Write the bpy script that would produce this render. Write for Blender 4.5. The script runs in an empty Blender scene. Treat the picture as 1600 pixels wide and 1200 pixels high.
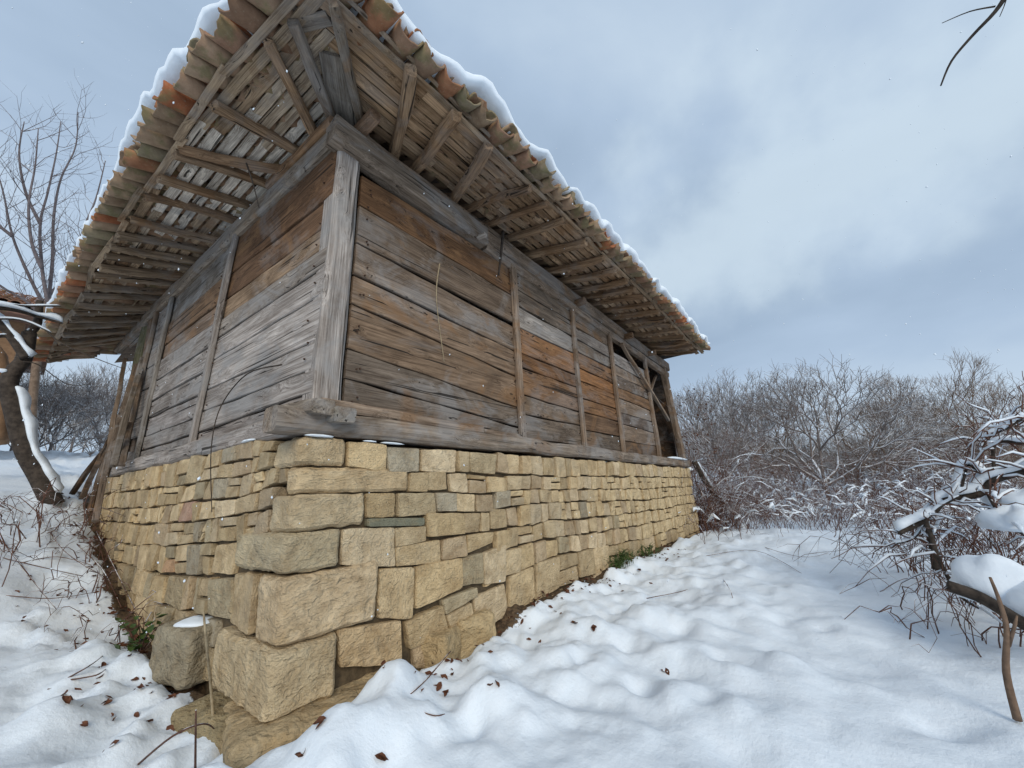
import bpy, math, random
import numpy as np
from mathutils import Vector, Matrix, noise

# ------------------------------------------------------------------ camera
CAM = np.array([-1.274225, -2.835682, -0.645528])
YAW, PITCH, ROLL, FPX = 0.661085, 0.272867, -0.039935, 607.53
fw = np.array([math.cos(YAW)*math.cos(PITCH), math.sin(YAW)*math.cos(PITCH), math.sin(PITCH)])
rt0 = np.cross(fw, [0, 0, 1]); rt0 /= np.linalg.norm(rt0); up0 = np.cross(rt0, fw)
rt = rt0*math.cos(ROLL)+up0*math.sin(ROLL); up = -rt0*math.sin(ROLL)+up0*math.cos(ROLL)
scn = bpy.context.scene
col = scn.collection
cd = bpy.data.cameras.new('camera'); cam = bpy.data.objects.new('camera', cd); col.objects.link(cam)
cd.sensor_fit = 'HORIZONTAL'; cd.sensor_width = 36; cd.lens = FPX*36/1600
cd.clip_start = 0.05; cd.clip_end = 2000
cam.matrix_world = Matrix(((rt[0], up[0], -fw[0], CAM[0]), (rt[1], up[1], -fw[1], CAM[1]), (rt[2], up[2], -fw[2], CAM[2]), (0, 0, 0, 1)))
scn.camera = cam

# ------------------------------------------------------------------ sky, sun, exposure
SUN_EL, SUN_AZ = math.radians(27), math.atan2(-0.74, -0.67)      # direction towards the hidden sun
world = bpy.data.worlds.new('World'); scn.world = world; world.use_nodes = True
wt = world.node_tree; wt.nodes.clear()
def wn(t, **k):
    n = wt.nodes.new(t)
    for a, b in k.items(): setattr(n, a, b)
    return n
wl = wt.links.new
sky = wn('ShaderNodeTexSky', sky_type='NISHITA', sun_disc=False, sun_elevation=SUN_EL, sun_rotation=math.pi/2-SUN_AZ)
tc = wn('ShaderNodeTexCoord')
mp = wn('ShaderNodeMapping'); mp.inputs['Scale'].default_value = (1.0, 1.0, 2.2)
wl(tc.outputs['Generated'], mp.inputs['Vector'])
n1 = wn('ShaderNodeTexNoise'); n1.inputs['Scale'].default_value = 1.5; n1.inputs['Detail'].default_value = 7; n1.inputs['Roughness'].default_value = 0.48; n1.inputs['Distortion'].default_value = 0.35
wl(mp.outputs['Vector'], n1.inputs['Vector'])
cr = wn('ShaderNodeValToRGB')
cr.color_ramp.elements[0].position = 0.22; cr.color_ramp.elements[0].color = (0.325, 0.435, 0.58, 1)
cr.color_ramp.elements[1].position = 0.80; cr.color_ramp.elements[1].color = (0.63, 0.755, 0.885, 1)
e = cr.color_ramp.elements.new(0.5); e.color = (0.445, 0.57, 0.735, 1)
wl(n1.outputs['Fac'], cr.inputs['Fac'])
# a long thinner streak in the cloud deck, running down towards the trees
def dirpix(x, y):
    d = fw+rt*(x-800)/FPX-up*(y-600)/FPX
    return d/np.linalg.norm(d)
nrm = np.cross(dirpix(930, 470), dirpix(1560, 80)); nrm /= np.linalg.norm(nrm)
n2 = wn('ShaderNodeTexNoise'); n2.inputs['Scale'].default_value = 3.2; n2.inputs['Detail'].default_value = 6; n2.inputs['Roughness'].default_value = 0.5
wl(tc.outputs['Generated'], n2.inputs['Vector'])
dp = wn('ShaderNodeVectorMath', operation='DOT_PRODUCT'); dp.inputs[1].default_value = tuple(nrm)
wl(tc.outputs['Generated'], dp.inputs[0])
wob = wn('ShaderNodeMath', operation='MULTIPLY_ADD'); wob.inputs[1].default_value = 0.75; wob.inputs[2].default_value = -0.37
wl(n2.outputs['Fac'], wob.inputs[0])
ad = wn('ShaderNodeMath', operation='ADD'); wl(dp.outputs['Value'], ad.inputs[0]); wl(wob.outputs[0], ad.inputs[1])
ab = wn('ShaderNodeMath', operation='ABSOLUTE'); wl(ad.outputs[0], ab.inputs[0])
mr = wn('ShaderNodeMapRange', interpolation_type='SMOOTHERSTEP'); mr.inputs['From Min'].default_value = 0.0; mr.inputs['From Max'].default_value = 0.27; mr.inputs['To Min'].default_value = 0.58; mr.inputs['To Max'].default_value = 0.0
wl(ab.outputs[0], mr.inputs['Value'])
mx = wn('ShaderNodeMix', data_type='RGBA'); wl(mr.outputs[0], mx.inputs['Factor']); wl(cr.outputs['Color'], mx.inputs['A']); mx.inputs['B'].default_value = (0.74, 0.87, 0.96, 1)
bg1 = wn('ShaderNodeBackground'); bg1.inputs['Strength'].default_value = 0.05; wl(sky.outputs['Color'], bg1.inputs['Color'])
bg2 = wn('ShaderNodeBackground'); bg2.inputs['Strength'].default_value = 0.80; wl(mx.outputs['Result'], bg2.inputs['Color'])
ms = wn('ShaderNodeMixShader'); ms.inputs['Fac'].default_value = 0.93
wl(bg1.outputs[0], ms.inputs[1]); wl(bg2.outputs[0], ms.inputs[2])
wo = wn('ShaderNodeOutputWorld'); wl(ms.outputs[0], wo.inputs['Surface'])
sl = bpy.data.lights.new('sun', 'SUN'); sl.energy = 1.5; sl.angle = math.radians(28); sl.color = (1.0, 0.91, 0.76)
so = bpy.data.objects.new('sun', sl); col.objects.link(so)
sd = Vector((math.cos(SUN_AZ)*math.cos(SUN_EL), math.sin(SUN_AZ)*math.cos(SUN_EL), math.sin(SUN_EL)))
so.rotation_euler = sd.to_track_quat('Z', 'Y').to_euler(); so.location = (-3, -6, 8)
scn.view_settings.view_transform = 'Standard'; scn.view_settings.look = 'None'
scn.view_settings.exposure = 0.36; scn.view_settings.gamma = 1.0; scn.view_settings.use_curve_mapping = False
scn.cycles.max_bounces = 5; scn.cycles.diffuse_bounces = 4; scn.cycles.use_denoising = True

# ------------------------------------------------------------------ helpers
R = random.Random(11)
PHI = -0.043118
LW = Vector((math.sin(PHI), math.cos(PHI), 0)); NL = Vector((-math.cos(PHI), math.sin(PHI), 0))   # along / out of the left wall
def ray(x, y): return fw+rt*(x-800)/FPX-up*(y-600)/FPX
def onY(x, y, Y): d = ray(x, y); return Vector(CAM+d*((Y-CAM[1])/d[1]))
def onZ(x, y, Z): d = ray(x, y); return Vector(CAM+d*((Z-CAM[2])/d[2]))
def onL(x, y, o=0.0):
    d = ray(x, y); n = np.array(NL); return Vector(CAM+d*((o-CAM@n)/(d@n)))
def dist(x, y, t):
    d = ray(x, y); return Vector(CAM+d*(t/np.linalg.norm(d[:2])))      # a point t metres away on the map
def Lp(s, o, z): return LW*s+NL*o+Vector((0, 0, z))
def nz(v, sc=1.0, k=0.0): return noise.noise(Vector((v[0]*sc+k, v[1]*sc+k*1.7, v[2]*sc-k)))
def lerp(a, b, t): return a+(b-a)*t

class MB:
    def __init__(s): s.V = []; s.F = []; s.n = 0
    def add(s, V, F):
        s.V.extend(V); n = s.n
        s.F.extend([tuple(i+n for i in f) for f in F]); s.n += len(V)
    def tube(s, pts, rad, k=5, cap=True):
        pts = [Vector(p) for p in pts]; V = []; F = []; u = None
        m = len(pts)
        for i, p in enumerate(pts):
            t = (pts[min(i+1, m-1)]-pts[max(i-1, 0)]).normalized()
            if u is None:
                u = t.orthogonal().normalized()
            u = (u-t*u.dot(t)); u = u.normalized() if u.length > 1e-6 else t.orthogonal().normalized()
            w = t.cross(u); r = rad[i] if hasattr(rad, '__len__') else rad
            for j in range(k):
                a = 2*math.pi*j/k
                V.append(p+u*(r*math.cos(a))+w*(r*math.sin(a)))
        for i in range(m-1):
            for j in range(k):
                j2 = (j+1) % k
                F.append((i*k+j, i*k+j2, i*k+k+j2, i*k+k+j))
        if cap: F.append(tuple(range(k-1, -1, -1))); F.append(tuple((m-1)*k+j for j in range(k)))
        s.add(V, F)
    def snow(s, pts, rad, wid, k=7, seed=0, thr=0.75):
        # a lumpy strip of snow lying on top of a branch
        run = []; m = len(pts)
        def flush(run):
            if len(run) < 2: return
            V = []; F = []
            for i, (p, t, r) in enumerate(run):
                side = t.cross(Vector((0, 0, 1)))
                side = side.normalized() if side.length > 1e-3 else Vector((1, 0, 0))
                nu_ = side.cross(t); nu_ = nu_ if nu_.z > 0 else -nu_
                e = 0.25 if i in (0, len(run)-1) else 1.0
                ww = (r*0.9+wid*0.55)*e*(1+0.5*nz(p, 7, seed)); hh = wid*e*(1+0.8*nz(p, 5, seed+3))
                for j in range(k):
                    a = 2*math.pi*j/k
                    c, q = math.cos(a), math.sin(a)
                    V.append(p+side*(ww*c)+nu_*(r*0.55+(hh*q if q > 0 else 0.3*r*q)+0.25*hh))
            n = len(run)
            for i in range(n-1):
                for j in range(k):
                    j2 = (j+1) % k; F.append((i*k+j, i*k+j2, i*k+k+j2, i*k+k+j))
            F.append(tuple(range(k-1, -1, -1))); F.append(tuple((n-1)*k+j for j in range(k)))
            s.add(V, F)
        for i, p in enumerate(pts):
            p = Vector(p); t = (Vector(pts[min(i+1, m-1)])-Vector(pts[max(i-1, 0)])).normalized()
            r = rad[i] if hasattr(rad, '__len__') else rad
            if abs(t.z) < thr: run.append((p, t, r))
            else: flush(run); run = []
        flush(run)
    def build(s, name, mat, parent=None, smooth=True, color=None, mw=None):
        me = bpy.data.meshes.new(name)
        me.from_pydata([tuple(v) for v in s.V], [], s.F)
        me.polygons.foreach_set('use_smooth', [smooth]*len(me.polygons)); me.update()
        if name in ('stone', 'small_stones'): me.set_sharp_from_angle(angle=0.42)
        return link(name, me, mat, parent, color, mw)

def link(name, me, mat, parent=None, color=None, mw=None):
    o = bpy.data.objects.new(name, me)
    if mat and not me.materials: me.materials.append(mat)
    col.objects.link(o)
    if parent: o.parent = parent
    if mw is not None: o.matrix_basis = mw
    if color: o.color = (*color, 1)
    return o
def tag(o, label=None, cat=None, group=None, kind=None):
    if label: o['label'] = label
    if cat: o['category'] = cat
    if group: o['group'] = group
    if kind: o['kind'] = kind
    return o
def empty(name, loc=(0, 0, 0), parent=None):
    o = bpy.data.objects.new(name, None); col.objects.link(o); o.location = loc; o.empty_display_size = 0.1
    if parent: o.parent = parent
    return o
def smoothpath(ctrl, n=5):
    c = [Vector(p) for p in ctrl]; out = []
    for i in range(len(c)-1):
        p0 = c[max(i-1, 0)]; p1 = c[i]; p2 = c[i+1]; p3 = c[min(i+2, len(c)-1)]
        for j in range(n):
            t = j/n
            out.append(0.5*((2*p1)+(p2-p0)*t+(2*p0-5*p1+4*p2-p3)*t*t+(3*p1-p0-3*p2+p3)*t**3))
    out.append(c[-1]); return out

# ------------------------------------------------------------------ materials
def mat(name, rough=0.9):
    m = bpy.data.materials.new(name); m.use_nodes = True
    t = m.node_tree; b = t.nodes['Principled BSDF']; b.inputs['Roughness'].default_value = rough
    b.inputs['Specular IOR Level'].default_value = 0.25
    return m, t, b
def node(t, ty, **k):
    n = t.nodes.new(ty)
    for a, v in k.items():
        if a.startswith('i_'): n.inputs[a[2:].replace('_', ' ')].default_value = v
        else: setattr(n, a, v)
    return n
def mixc(t, fac, a, b, blend='MIX'):
    n = node(t, 'ShaderNodeMix', data_type='RGBA', blend_type=blend)
    for s, v in (('Factor', fac), ('A', a), ('B', b)):
        if isinstance(v, (tuple, float, int)): n.inputs[s].default_value = v
        else: t.links.new(v, n.inputs[s])
    return n.outputs['Result']
def mrange(t, v, a, b, c=0.0, d=1.0):
    n = node(t, 'ShaderNodeMapRange'); t.links.new(v, n.inputs['Value'])
    for k, x in zip(('From Min', 'From Max', 'To Min', 'To Max'), (a, b, c, d)): n.inputs[k].default_value = x
    return n.outputs[0]
def offs(t, coord, k=37.0):
    oi = node(t, 'ShaderNodeObjectInfo'); m = node(t, 'ShaderNodeVectorMath', operation='MULTIPLY_ADD')
    cx = node(t, 'ShaderNodeCombineXYZ')
    for s in 'XYZ': t.links.new(oi.outputs['Random'], cx.inputs[s])
    m.inputs[1].default_value = (k, k*0.7, k*1.3)
    t.links.new(cx.outputs[0], m.inputs[0]); t.links.new(coord, m.inputs[2])
    return m.outputs[0], oi
def nse(t, vec, scale, detail=5, rough=0.55, sc=None, dist=0.0):
    if sc:
        m = node(t, 'ShaderNodeMapping'); m.inputs['Scale'].default_value = sc; t.links.new(vec, m.inputs['Vector']); vec = m.outputs[0]
    n = node(t, 'ShaderNodeTexNoise', i_Scale=scale, i_Detail=detail, i_Roughness=rough, i_Distortion=dist)
    t.links.new(vec, n.inputs['Vector']); return n.outputs['Fac']
def bump(t, b, h, s, d, prev=None):
    n = node(t, 'ShaderNodeBump', i_Strength=s, i_Distance=d); t.links.new(h, n.inputs['Height'])
    if prev: t.links.new(prev, n.inputs['Normal'])
    t.links.new(n.outputs[0], b.inputs['Normal']); return n.outputs[0]

def mk_wood():
    m, t, b = mat('weathered_wood', 0.88)
    tcn = node(t, 'ShaderNodeTexCoord'); vec, oi = offs(t, tcn.outputs['Object'])
    geo = node(t, 'ShaderNodeNewGeometry')
    vo = node(t, 'ShaderNodeTexVoronoi', i_Scale=1.9); mpn = node(t, 'ShaderNodeMapping'); mpn.inputs['Scale'].default_value = (1.0, 3.0, 3.0)
    t.links.new(vec, mpn.inputs['Vector']); t.links.new(mpn.outputs[0], vo.inputs['Vector'])
    kn = mrange(t, vo.outputs['Distance'], 0.0, 0.42, 0.085, 0.0); kx = node(t, 'ShaderNodeCombineXYZ'); t.links.new(kn, kx.inputs['Y']); t.links.new(kn, kx.inputs['Z'])
    va = node(t, 'ShaderNodeVectorMath', operation='ADD'); t.links.new(vec, va.inputs[0]); t.links.new(kx.outputs[0], va.inputs[1]); gv = va.outputs[0]
    g1 = nse(t, gv, 9, 7, 0.66, (0.16, 4.5, 4.5), 0.5)
    g2 = nse(t, gv, 46, 4, 0.65, (0.05, 3.5, 3.5), 0.2)
    g3 = nse(t, geo.outputs['Position'], 1.5, 6, 0.66, (0.8, 0.8, 1.5), 0.9)
    big = nse(t, geo.outputs['Position'], 1.9, 5, 0.6, (1, 1, 1.4), 0.7)
    c = oi.outputs['Color']
    hs = node(t, 'ShaderNodeSeparateColor', mode='HSV'); t.links.new(c, hs.inputs[0]); sat = hs.outputs[1]
    dark = mixc(t, 1.0, c, (0.30, 0.24, 0.20, 1), 'MULTIPLY')
    st = nse(t, vec, 3.2, 5, 0.6, (0.5, 1.6, 1.6), 1.0)
    c0 = mixc(t, mrange(t, st, 0.34, 0.62), mixc(t, 1.0, c, (0.40, 0.34, 0.30, 1), 'MULTIPLY'), mixc(t, 1.0, c, (1.22, 1.12, 1.05, 1), 'MULTIPLY'))
    c1 = mixc(t, mrange(t, g1, 0.34, 0.60), dark, c0)
    c2 = mixc(t, mrange(t, g2, 0.42, 0.70, 0.0, 0.45), c1, mixc(t, 1.0, c, (1.6, 1.55, 1.5, 1), 'MULTIPLY'))
    # silvery weathering patches and warm brown unweathered patches
    ml = node(t, 'ShaderNodeMath', operation='MULTIPLY'); t.links.new(mrange(t, g3, 0.49, 0.62), ml.inputs[0]); t.links.new(mrange(t, sat, 0.58, 0.08, 0.30, 0.80), ml.inputs[1])
    c3 = mixc(t, ml.outputs[0], c2, mixc(t, g1, (0.15, 0.14, 0.135, 1), (0.40, 0.385, 0.37, 1)))
    mb = node(t, 'ShaderNodeMath', operation='MULTIPLY'); t.links.new(mrange(t, big, 0.57, 0.66), mb.inputs[0]); t.links.new(mrange(t, sat, 0.10, 0.45, 0.0, 0.65), mb.inputs[1])
    c4 = mixc(t, mb.outputs[0], c3, mixc(t, g1, (0.09, 0.045, 0.02, 1), (0.36, 0.20, 0.095, 1)))
    crack = nse(t, gv, 6, 3, 0.5, (0.10, 6.0, 6.0), 0.25)
    c5 = mixc(t, mrange(t, crack, 0.36, 0.32, 0.0, 0.9), c4, (0.018, 0.014, 0.011, 1))
    c6 = mixc(t, mrange(t, vo.outputs['Distance'], 0.085, 0.05, 0.0, 0.8), c5, (0.03, 0.02, 0.014, 1))
    t.links.new(c6, b.inputs['Base Color'])
    p = bump(t, b, g1, 0.55, 0.012); p = bump(t, b, g2, 0.35, 0.004, p); bump(t, b, mrange(t, crack, 0.29, 0.35), 0.7, 0.012, p)
    return m
def mk_stone():
    m, t, b = mat('sandstone', 0.93)
    tcn = node(t, 'ShaderNodeTexCoord'); vec, oi = offs(t, tcn.outputs['Object'])
    geo = node(t, 'ShaderNodeNewGeometry')
    a = nse(t, vec, 6, 8, 0.66, None, 0.6); f = nse(t, vec, 60, 5, 0.7); big = nse(t, geo.outputs['Position'], 1.6, 6, 0.62)
    lay = nse(t, vec, 8, 7, 0.62, (0.8, 0.8, 1.7), 0.5)
    hew = node(t, 'ShaderNodeTexVoronoi', feature='SMOOTH_F1', i_Scale=11.0, i_Smoothness=0.25)
    mpn = node(t, 'ShaderNodeMapping'); mpn.inputs['Scale'].default_value = (0.8, 0.8, 1.5); mpn.inputs['Rotation'].default_value = (0.3, 0.5, 0.4)
    wv = mixc(t, 0.35, vec, node(t, 'ShaderNodeTexNoise', i_Scale=7.0, i_Detail=4.0).outputs['Color'], 'ADD')
    t.links.new(wv, mpn.inputs['Vector']); t.links.new(mpn.outputs[0], hew.inputs['Vector'])
    c = oi.outputs['Color']
    c1 = mixc(t, mrange(t, a, 0.30, 0.66), mixc(t, 1.0, c, (0.66, 0.60, 0.52, 1), 'MULTIPLY'), mixc(t, 1.0, c, (1.16, 1.15, 1.10, 1), 'MULTIPLY'))
    c2 = mixc(t, mrange(t, lay, 0.56, 0.72, 0.0, 0.35), c1, (0.50, 0.33, 0.15, 1))
    c3 = mixc(t, mrange(t, big, 0.56, 0.70, 0.0, 0.30), c2, (0.30, 0.285, 0.235, 1))
    c4 = mixc(t, mrange(t, f, 0.60, 0.74, 0.0, 0.30), c3, (0.70, 0.64, 0.52, 1))
    c5 = mixc(t, mrange(t, f, 0.37, 0.28, 0.0, 0.40), c4, (0.16, 0.12, 0.07, 1))
    crk = nse(t, vec, 4.2, 5, 0.55, (0.7, 0.7, 1.8), 1.5); ck = node(t, 'ShaderNodeMath', operation='ABSOLUTE'); cs = node(t, 'ShaderNodeMath', operation='SUBTRACT'); t.links.new(crk, cs.inputs[0]); cs.inputs[1].default_value = 0.5; t.links.new(cs.outputs[0], ck.inputs[0])
    line = mrange(t, ck.outputs[0], 0.0, 0.007, 1.0, 0.0); c6 = mixc(t, mrange(t, line, 0, 1, 0, 0.35), c5, (0.12, 0.09, 0.055, 1))
    t.links.new(c6, b.inputs['Base Color'])
    p = bump(t, b, a, 0.6, 0.05); p = bump(t, b, lay, 0.75, 0.035, p); p = bump(t, b, hew.outputs['Distance'], 0.6, 0.035, p); p = bump(t, b, line, -0.3, 0.008, p); bump(t, b, f, 0.4, 0.005, p)
    return m
def mk_tile():
    m, t, b = mat('terracotta_tile', 0.85)
    tcn = node(t, 'ShaderNodeTexCoord'); vec, oi = offs(t, tcn.outputs['Object']); geo = node(t, 'ShaderNodeNewGeometry')
    a = nse(t, vec, 9, 6, 0.65); f = nse(t, geo.outputs['Position'], 5.5, 6, 0.65); g = nse(t, vec, 70, 3)
    c = oi.outputs['Color']
    c1 = mixc(t, mrange(t, a, 0.3, 0.7), mixc(t, 1.0, c, (0.55, 0.5, 0.48, 1), 'MULTIPLY'), c)
    c2 = mixc(t, mrange(t, f, 0.51, 0.62, 0.0, 0.62), c1, mixc(t, a, (0.05, 0.055, 0.02, 1), (0.26, 0.235, 0.11, 1)))
    c3 = mixc(t, mrange(t, g, 0.60, 0.72, 0, 0.5), c2, (0.32, 0.28, 0.20, 1))
    t.links.new(c3, b.inputs['Base Color']); p = bump(t, b, a, 0.4, 0.01); bump(t, b, g, 0.3, 0.002, p)
    return m
def mk_snow(name='snow'):
    m, t, b = mat(name, 0.75)
    geo = node(t, 'ShaderNodeNewGeometry')
    a = nse(t, geo.outputs['Position'], 9, 6, 0.6); g = nse(t, geo.outputs['Position'], 160, 3, 0.7)
    t.links.new(mixc(t, a, (0.73, 0.815, 0.90, 1), (0.84, 0.89, 0.945, 1)), b.inputs['Base Color'])
    p = bump(t, b, a, 0.25, 0.03); bump(t, b, g, 0.25, 0.003, p)
    return m
def mk_ground():
    m, t, b = mat('snow_ground', 0.8)
    geo = node(t, 'ShaderNodeNewGeometry'); P = geo.outputs['Position']
    at = node(t, 'ShaderNodeAttribute', attribute_name='dirt')
    a = nse(t, P, 9, 6, 0.6); g = nse(t, P, 150, 3, 0.7); h = nse(t, P, 26, 5, 0.7)
    snow = mixc(t, a, (0.73, 0.815, 0.90, 1), (0.84, 0.89, 0.945, 1))
    soil = mixc(t, mrange(t, h, 0.35, 0.65), (0.035, 0.024, 0.016, 1), (0.16, 0.105, 0.06, 1))
    s = node(t, 'ShaderNodeMath', operation='ADD'); t.links.new(at.outputs['Fac'], s.inputs[0]); t.links.new(mrange(t, h, 0.2, 0.8, -0.35, 0.35), s.inputs[1])
    fac = mrange(t, s.outputs[0], 0.46, 0.56)
    t.links.new(mixc(t, fac, snow, soil), b.inputs['Base Color'])
    p = bump(t, b, a, 0.35, 0.04); p = bump(t, b, nse(t, P, 45, 5, 0.7), 0.3, 0.012, p); p = bump(t, b, g, 0.4, 0.004, p); bump(t, b, mixc(t, fac, (0.5, 0.5, 0.5, 1), h), 0.9, 0.02, p)
    return m
def mk_bark(name, c1, c2, snowy=0.0):
    m, t, b = mat(name, 0.9)
    geo = node(t, 'ShaderNodeNewGeometry'); P = geo.outputs['Position']
    a = nse(t, P, 14, 5, 0.6); c = mixc(t, mrange(t, a, 0.3, 0.7), c1, c2)
    if snowy:
        sx = node(t, 'ShaderNodeSeparateXYZ'); t.links.new(geo.outputs['Normal'], sx.inputs[0])
        q = nse(t, P, 3.5, 4, 0.6)
        s = node(t, 'ShaderNodeMath', operation='ADD'); t.links.new(sx.outputs['Z'], s.inputs[0]); t.links.new(mrange(t, q, 0.3, 0.7, -0.45, 0.45), s.inputs[1])
        c = mixc(t, mrange(t, s.outputs[0], 0.85-snowy, 0.95-snowy), c, (0.82, 0.85, 0.89, 1))
    t.links.new(c, b.inputs['Base Color']); bump(t, b, a, 0.6, 0.02)
    return m
def mk_plain(name, c1, c2, sc=20, rough=0.8):
    m, t, b = mat(name, rough); geo = node(t, 'ShaderNodeNewGeometry')
    a = nse(t, geo.outputs['Position'], sc, 5, 0.65)
    t.links.new(mixc(t, mrange(t, a, 0.3, 0.7), c1, c2), b.inputs['Base Color']); bump(t, b, a, 0.4, 0.01)
    return m
WOOD, STONE, TILE, SNOW, GROUND = mk_wood(), mk_stone(), mk_tile(), mk_snow(), mk_ground()
BARK = mk_bark('dark_bark', (0.022, 0.017, 0.014, 1), (0.085, 0.066, 0.052, 1))
TWIG = mk_bark('snowy_twigs', (0.12, 0.10, 0.09, 1), (0.25, 0.21, 0.19, 1), 0.45)  # bark paled for the far trees: haze put into the colour
TWIGD = mk_bark('snowy_dark_twigs', (0.125, 0.085, 0.06, 1), (0.25, 0.18, 0.13, 1), 0.36)  # browner twigs, likewise lightened to stand in for distance haze
CANE = mk_bark('red_brown_canes', (0.06, 0.03, 0.022, 1), (0.17, 0.085, 0.06, 1), 0.15)
STRAW = mk_plain('dry_stalk', (0.20, 0.15, 0.09, 1), (0.42, 0.34, 0.22, 1))
LEAFD = mk_plain('dead_leaf', (0.05, 0.018, 0.012, 1), (0.17, 0.07, 0.035, 1), 30)
LEAFG = mk_plain('green_leaf', (0.025, 0.05, 0.012, 1), (0.08, 0.12, 0.03, 1), 25, 0.5)
MUD = mk_plain('mud_wall', (0.16, 0.09, 0.05, 1), (0.30, 0.18, 0.10, 1), 6)
MORTAR = mk_plain('rubble_core', (0.045, 0.034, 0.022, 1), (0.15, 0.11, 0.065, 1), 18)
EARTH = mk_plain('dark_earth', (0.03, 0.022, 0.015, 1), (0.10, 0.07, 0.045, 1), 12)

# ------------------------------------------------------------------ the snow-covered ground
def vnoise(x, y, seed=0):
    xi = np.floor(x); yi = np.floor(y); fx = x-xi; fy = y-yi
    fx = fx*fx*fx*(fx*(fx*6-15)+10); fy = fy*fy*fy*(fy*(fy*6-15)+10)
    def h(a, b):
        n = (a*374761393+b*668265263+seed*982451653).astype(np.int64)
        n = (n ^ (n >> 13))*1274126177 & 0x7fffffff
        return ((n ^ (n >> 16)) & 0xffff)/65535.0
    a = xi.astype(np.int64); b = yi.astype(np.int64)
    return (h(a, b)*(1-fx)+h(a+1, b)*fx)*(1-fy)+(h(a, b+1)*(1-fx)+h(a+1, b+1)*fx)*fy
CTRL = np.array([(0, -.1, -1.95), (-.1, -.6, -1.95), (1.1, -.1, -1.84), (3.4, -.1, -1.75), (6.3, -.1, -1.73), (9.3, -.1, -1.72), (12, 0, -1.8),
    (-.1, 2, -1.84), (-.2, 3.3, -1.58), (-.3, 5.1, -.95), (-.4, 6.5, -.45), (-.39, .1, -1.98), (-.95, .3, -1.85), (-.72, 2.5, -1.66), (-.8, 4.5, -1.02),
    (-.9, 5.9, -.48), (-1., 9, .0), (-1, 14, .75), (-.8, 20, 1.3), (.4, 17, 1.2), (-3, 2, -1.5), (-4, 6, -.4), (-5, 12, .6), (-6, -2, -1.9),
    (-1.27, -2.84, -2.08), (.58, -1.3, -1.99), (1.46, -1.63, -1.96), (1.28, -2.33, -1.98), (2.46, -3.39, -1.94), (3.46, -2.79, -1.90), (3.5, -1.5, -1.84),
    (7.6, -2.5, -1.72), (8, -3.5, -1.72), (6.85, -4, -1.75), (5, -5, -1.8), (2, -6, -1.95), (14, -3, -1.75), (20, -4, -1.4), (30, -5, -.9), (14, -10, -1.6),
    (25, 5, -1.1), (40, -10, -.3), (40, 15, -.2), (10, 8, -1.2), (3, 3, -1.7), (0, 25, 1.5), (10, 20, .6), (20, 20, .2), (-15, 10, .8), (-10, -10, -2), (10, -20, -1.7),
    (60, 0, .2), (60, 60, 1), (0, 80, 2.5), (-50, 0, 0), (0, -50, -2), (50, -50, -1), (-40, 50, 1.5)], float)
def tpsU(r2): return 0.5*r2*np.log(r2+1e-9)
cx, cy, cz = CTRL.T; nC = len(CTRL)
Km = tpsU((cx[:, None]-cx)**2+(cy[:, None]-cy)**2)+np.eye(nC)*0.02
Pm = np.stack([np.ones(nC), cx, cy], 1)
Am = np.block([[Km, Pm], [Pm.T, np.zeros((3, 3))]])
SOL = np.linalg.solve(Am, np.concatenate([cz, np.zeros(3)]))
DENTS = [onZ(x, y, -1.9)[:2] for x, y in ((905, 1030), (875, 1045), (700, 1110), (740, 1130), (980, 1010), (640, 1120), (1160, 905), (1100, 930), (1220, 930), (1150, 960), (1290, 985), (1060, 985), (1000, 1060), (1250, 900))]
MOUNDS = [(.50, -.38, .14, .045), (.36, -.60, .08, .08), (1.25, -.55, .06, .02), (.9, -.9, .07, .03), (1.6, -.9, .06, .03), (2.2, -.7, .07, .04), (2.9, -1.2, .07, .05), (2.3, -1.7, .08, .05), (3.6, -1.9, .08, .08), (-.55, .5, .06, .02), (-.9, .9, .08, .03), (-.5, -.35, .08, .03), (-.02, -.62, .10, .05), (.25, -.75, .06, .05)]
_r = random.Random(14)
TROD = [(_r.uniform(.4, 5.5), -_r.uniform(.5, 3.2), _r.uniform(-.055, .05), _r.uniform(.008, .03)) for _ in range(70)]+[(-_r.uniform(.3, 1.6), _r.uniform(-.3, 3.5), _r.uniform(-.05, .05), _r.uniform(.008, .03)) for _ in range(24)]
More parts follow.
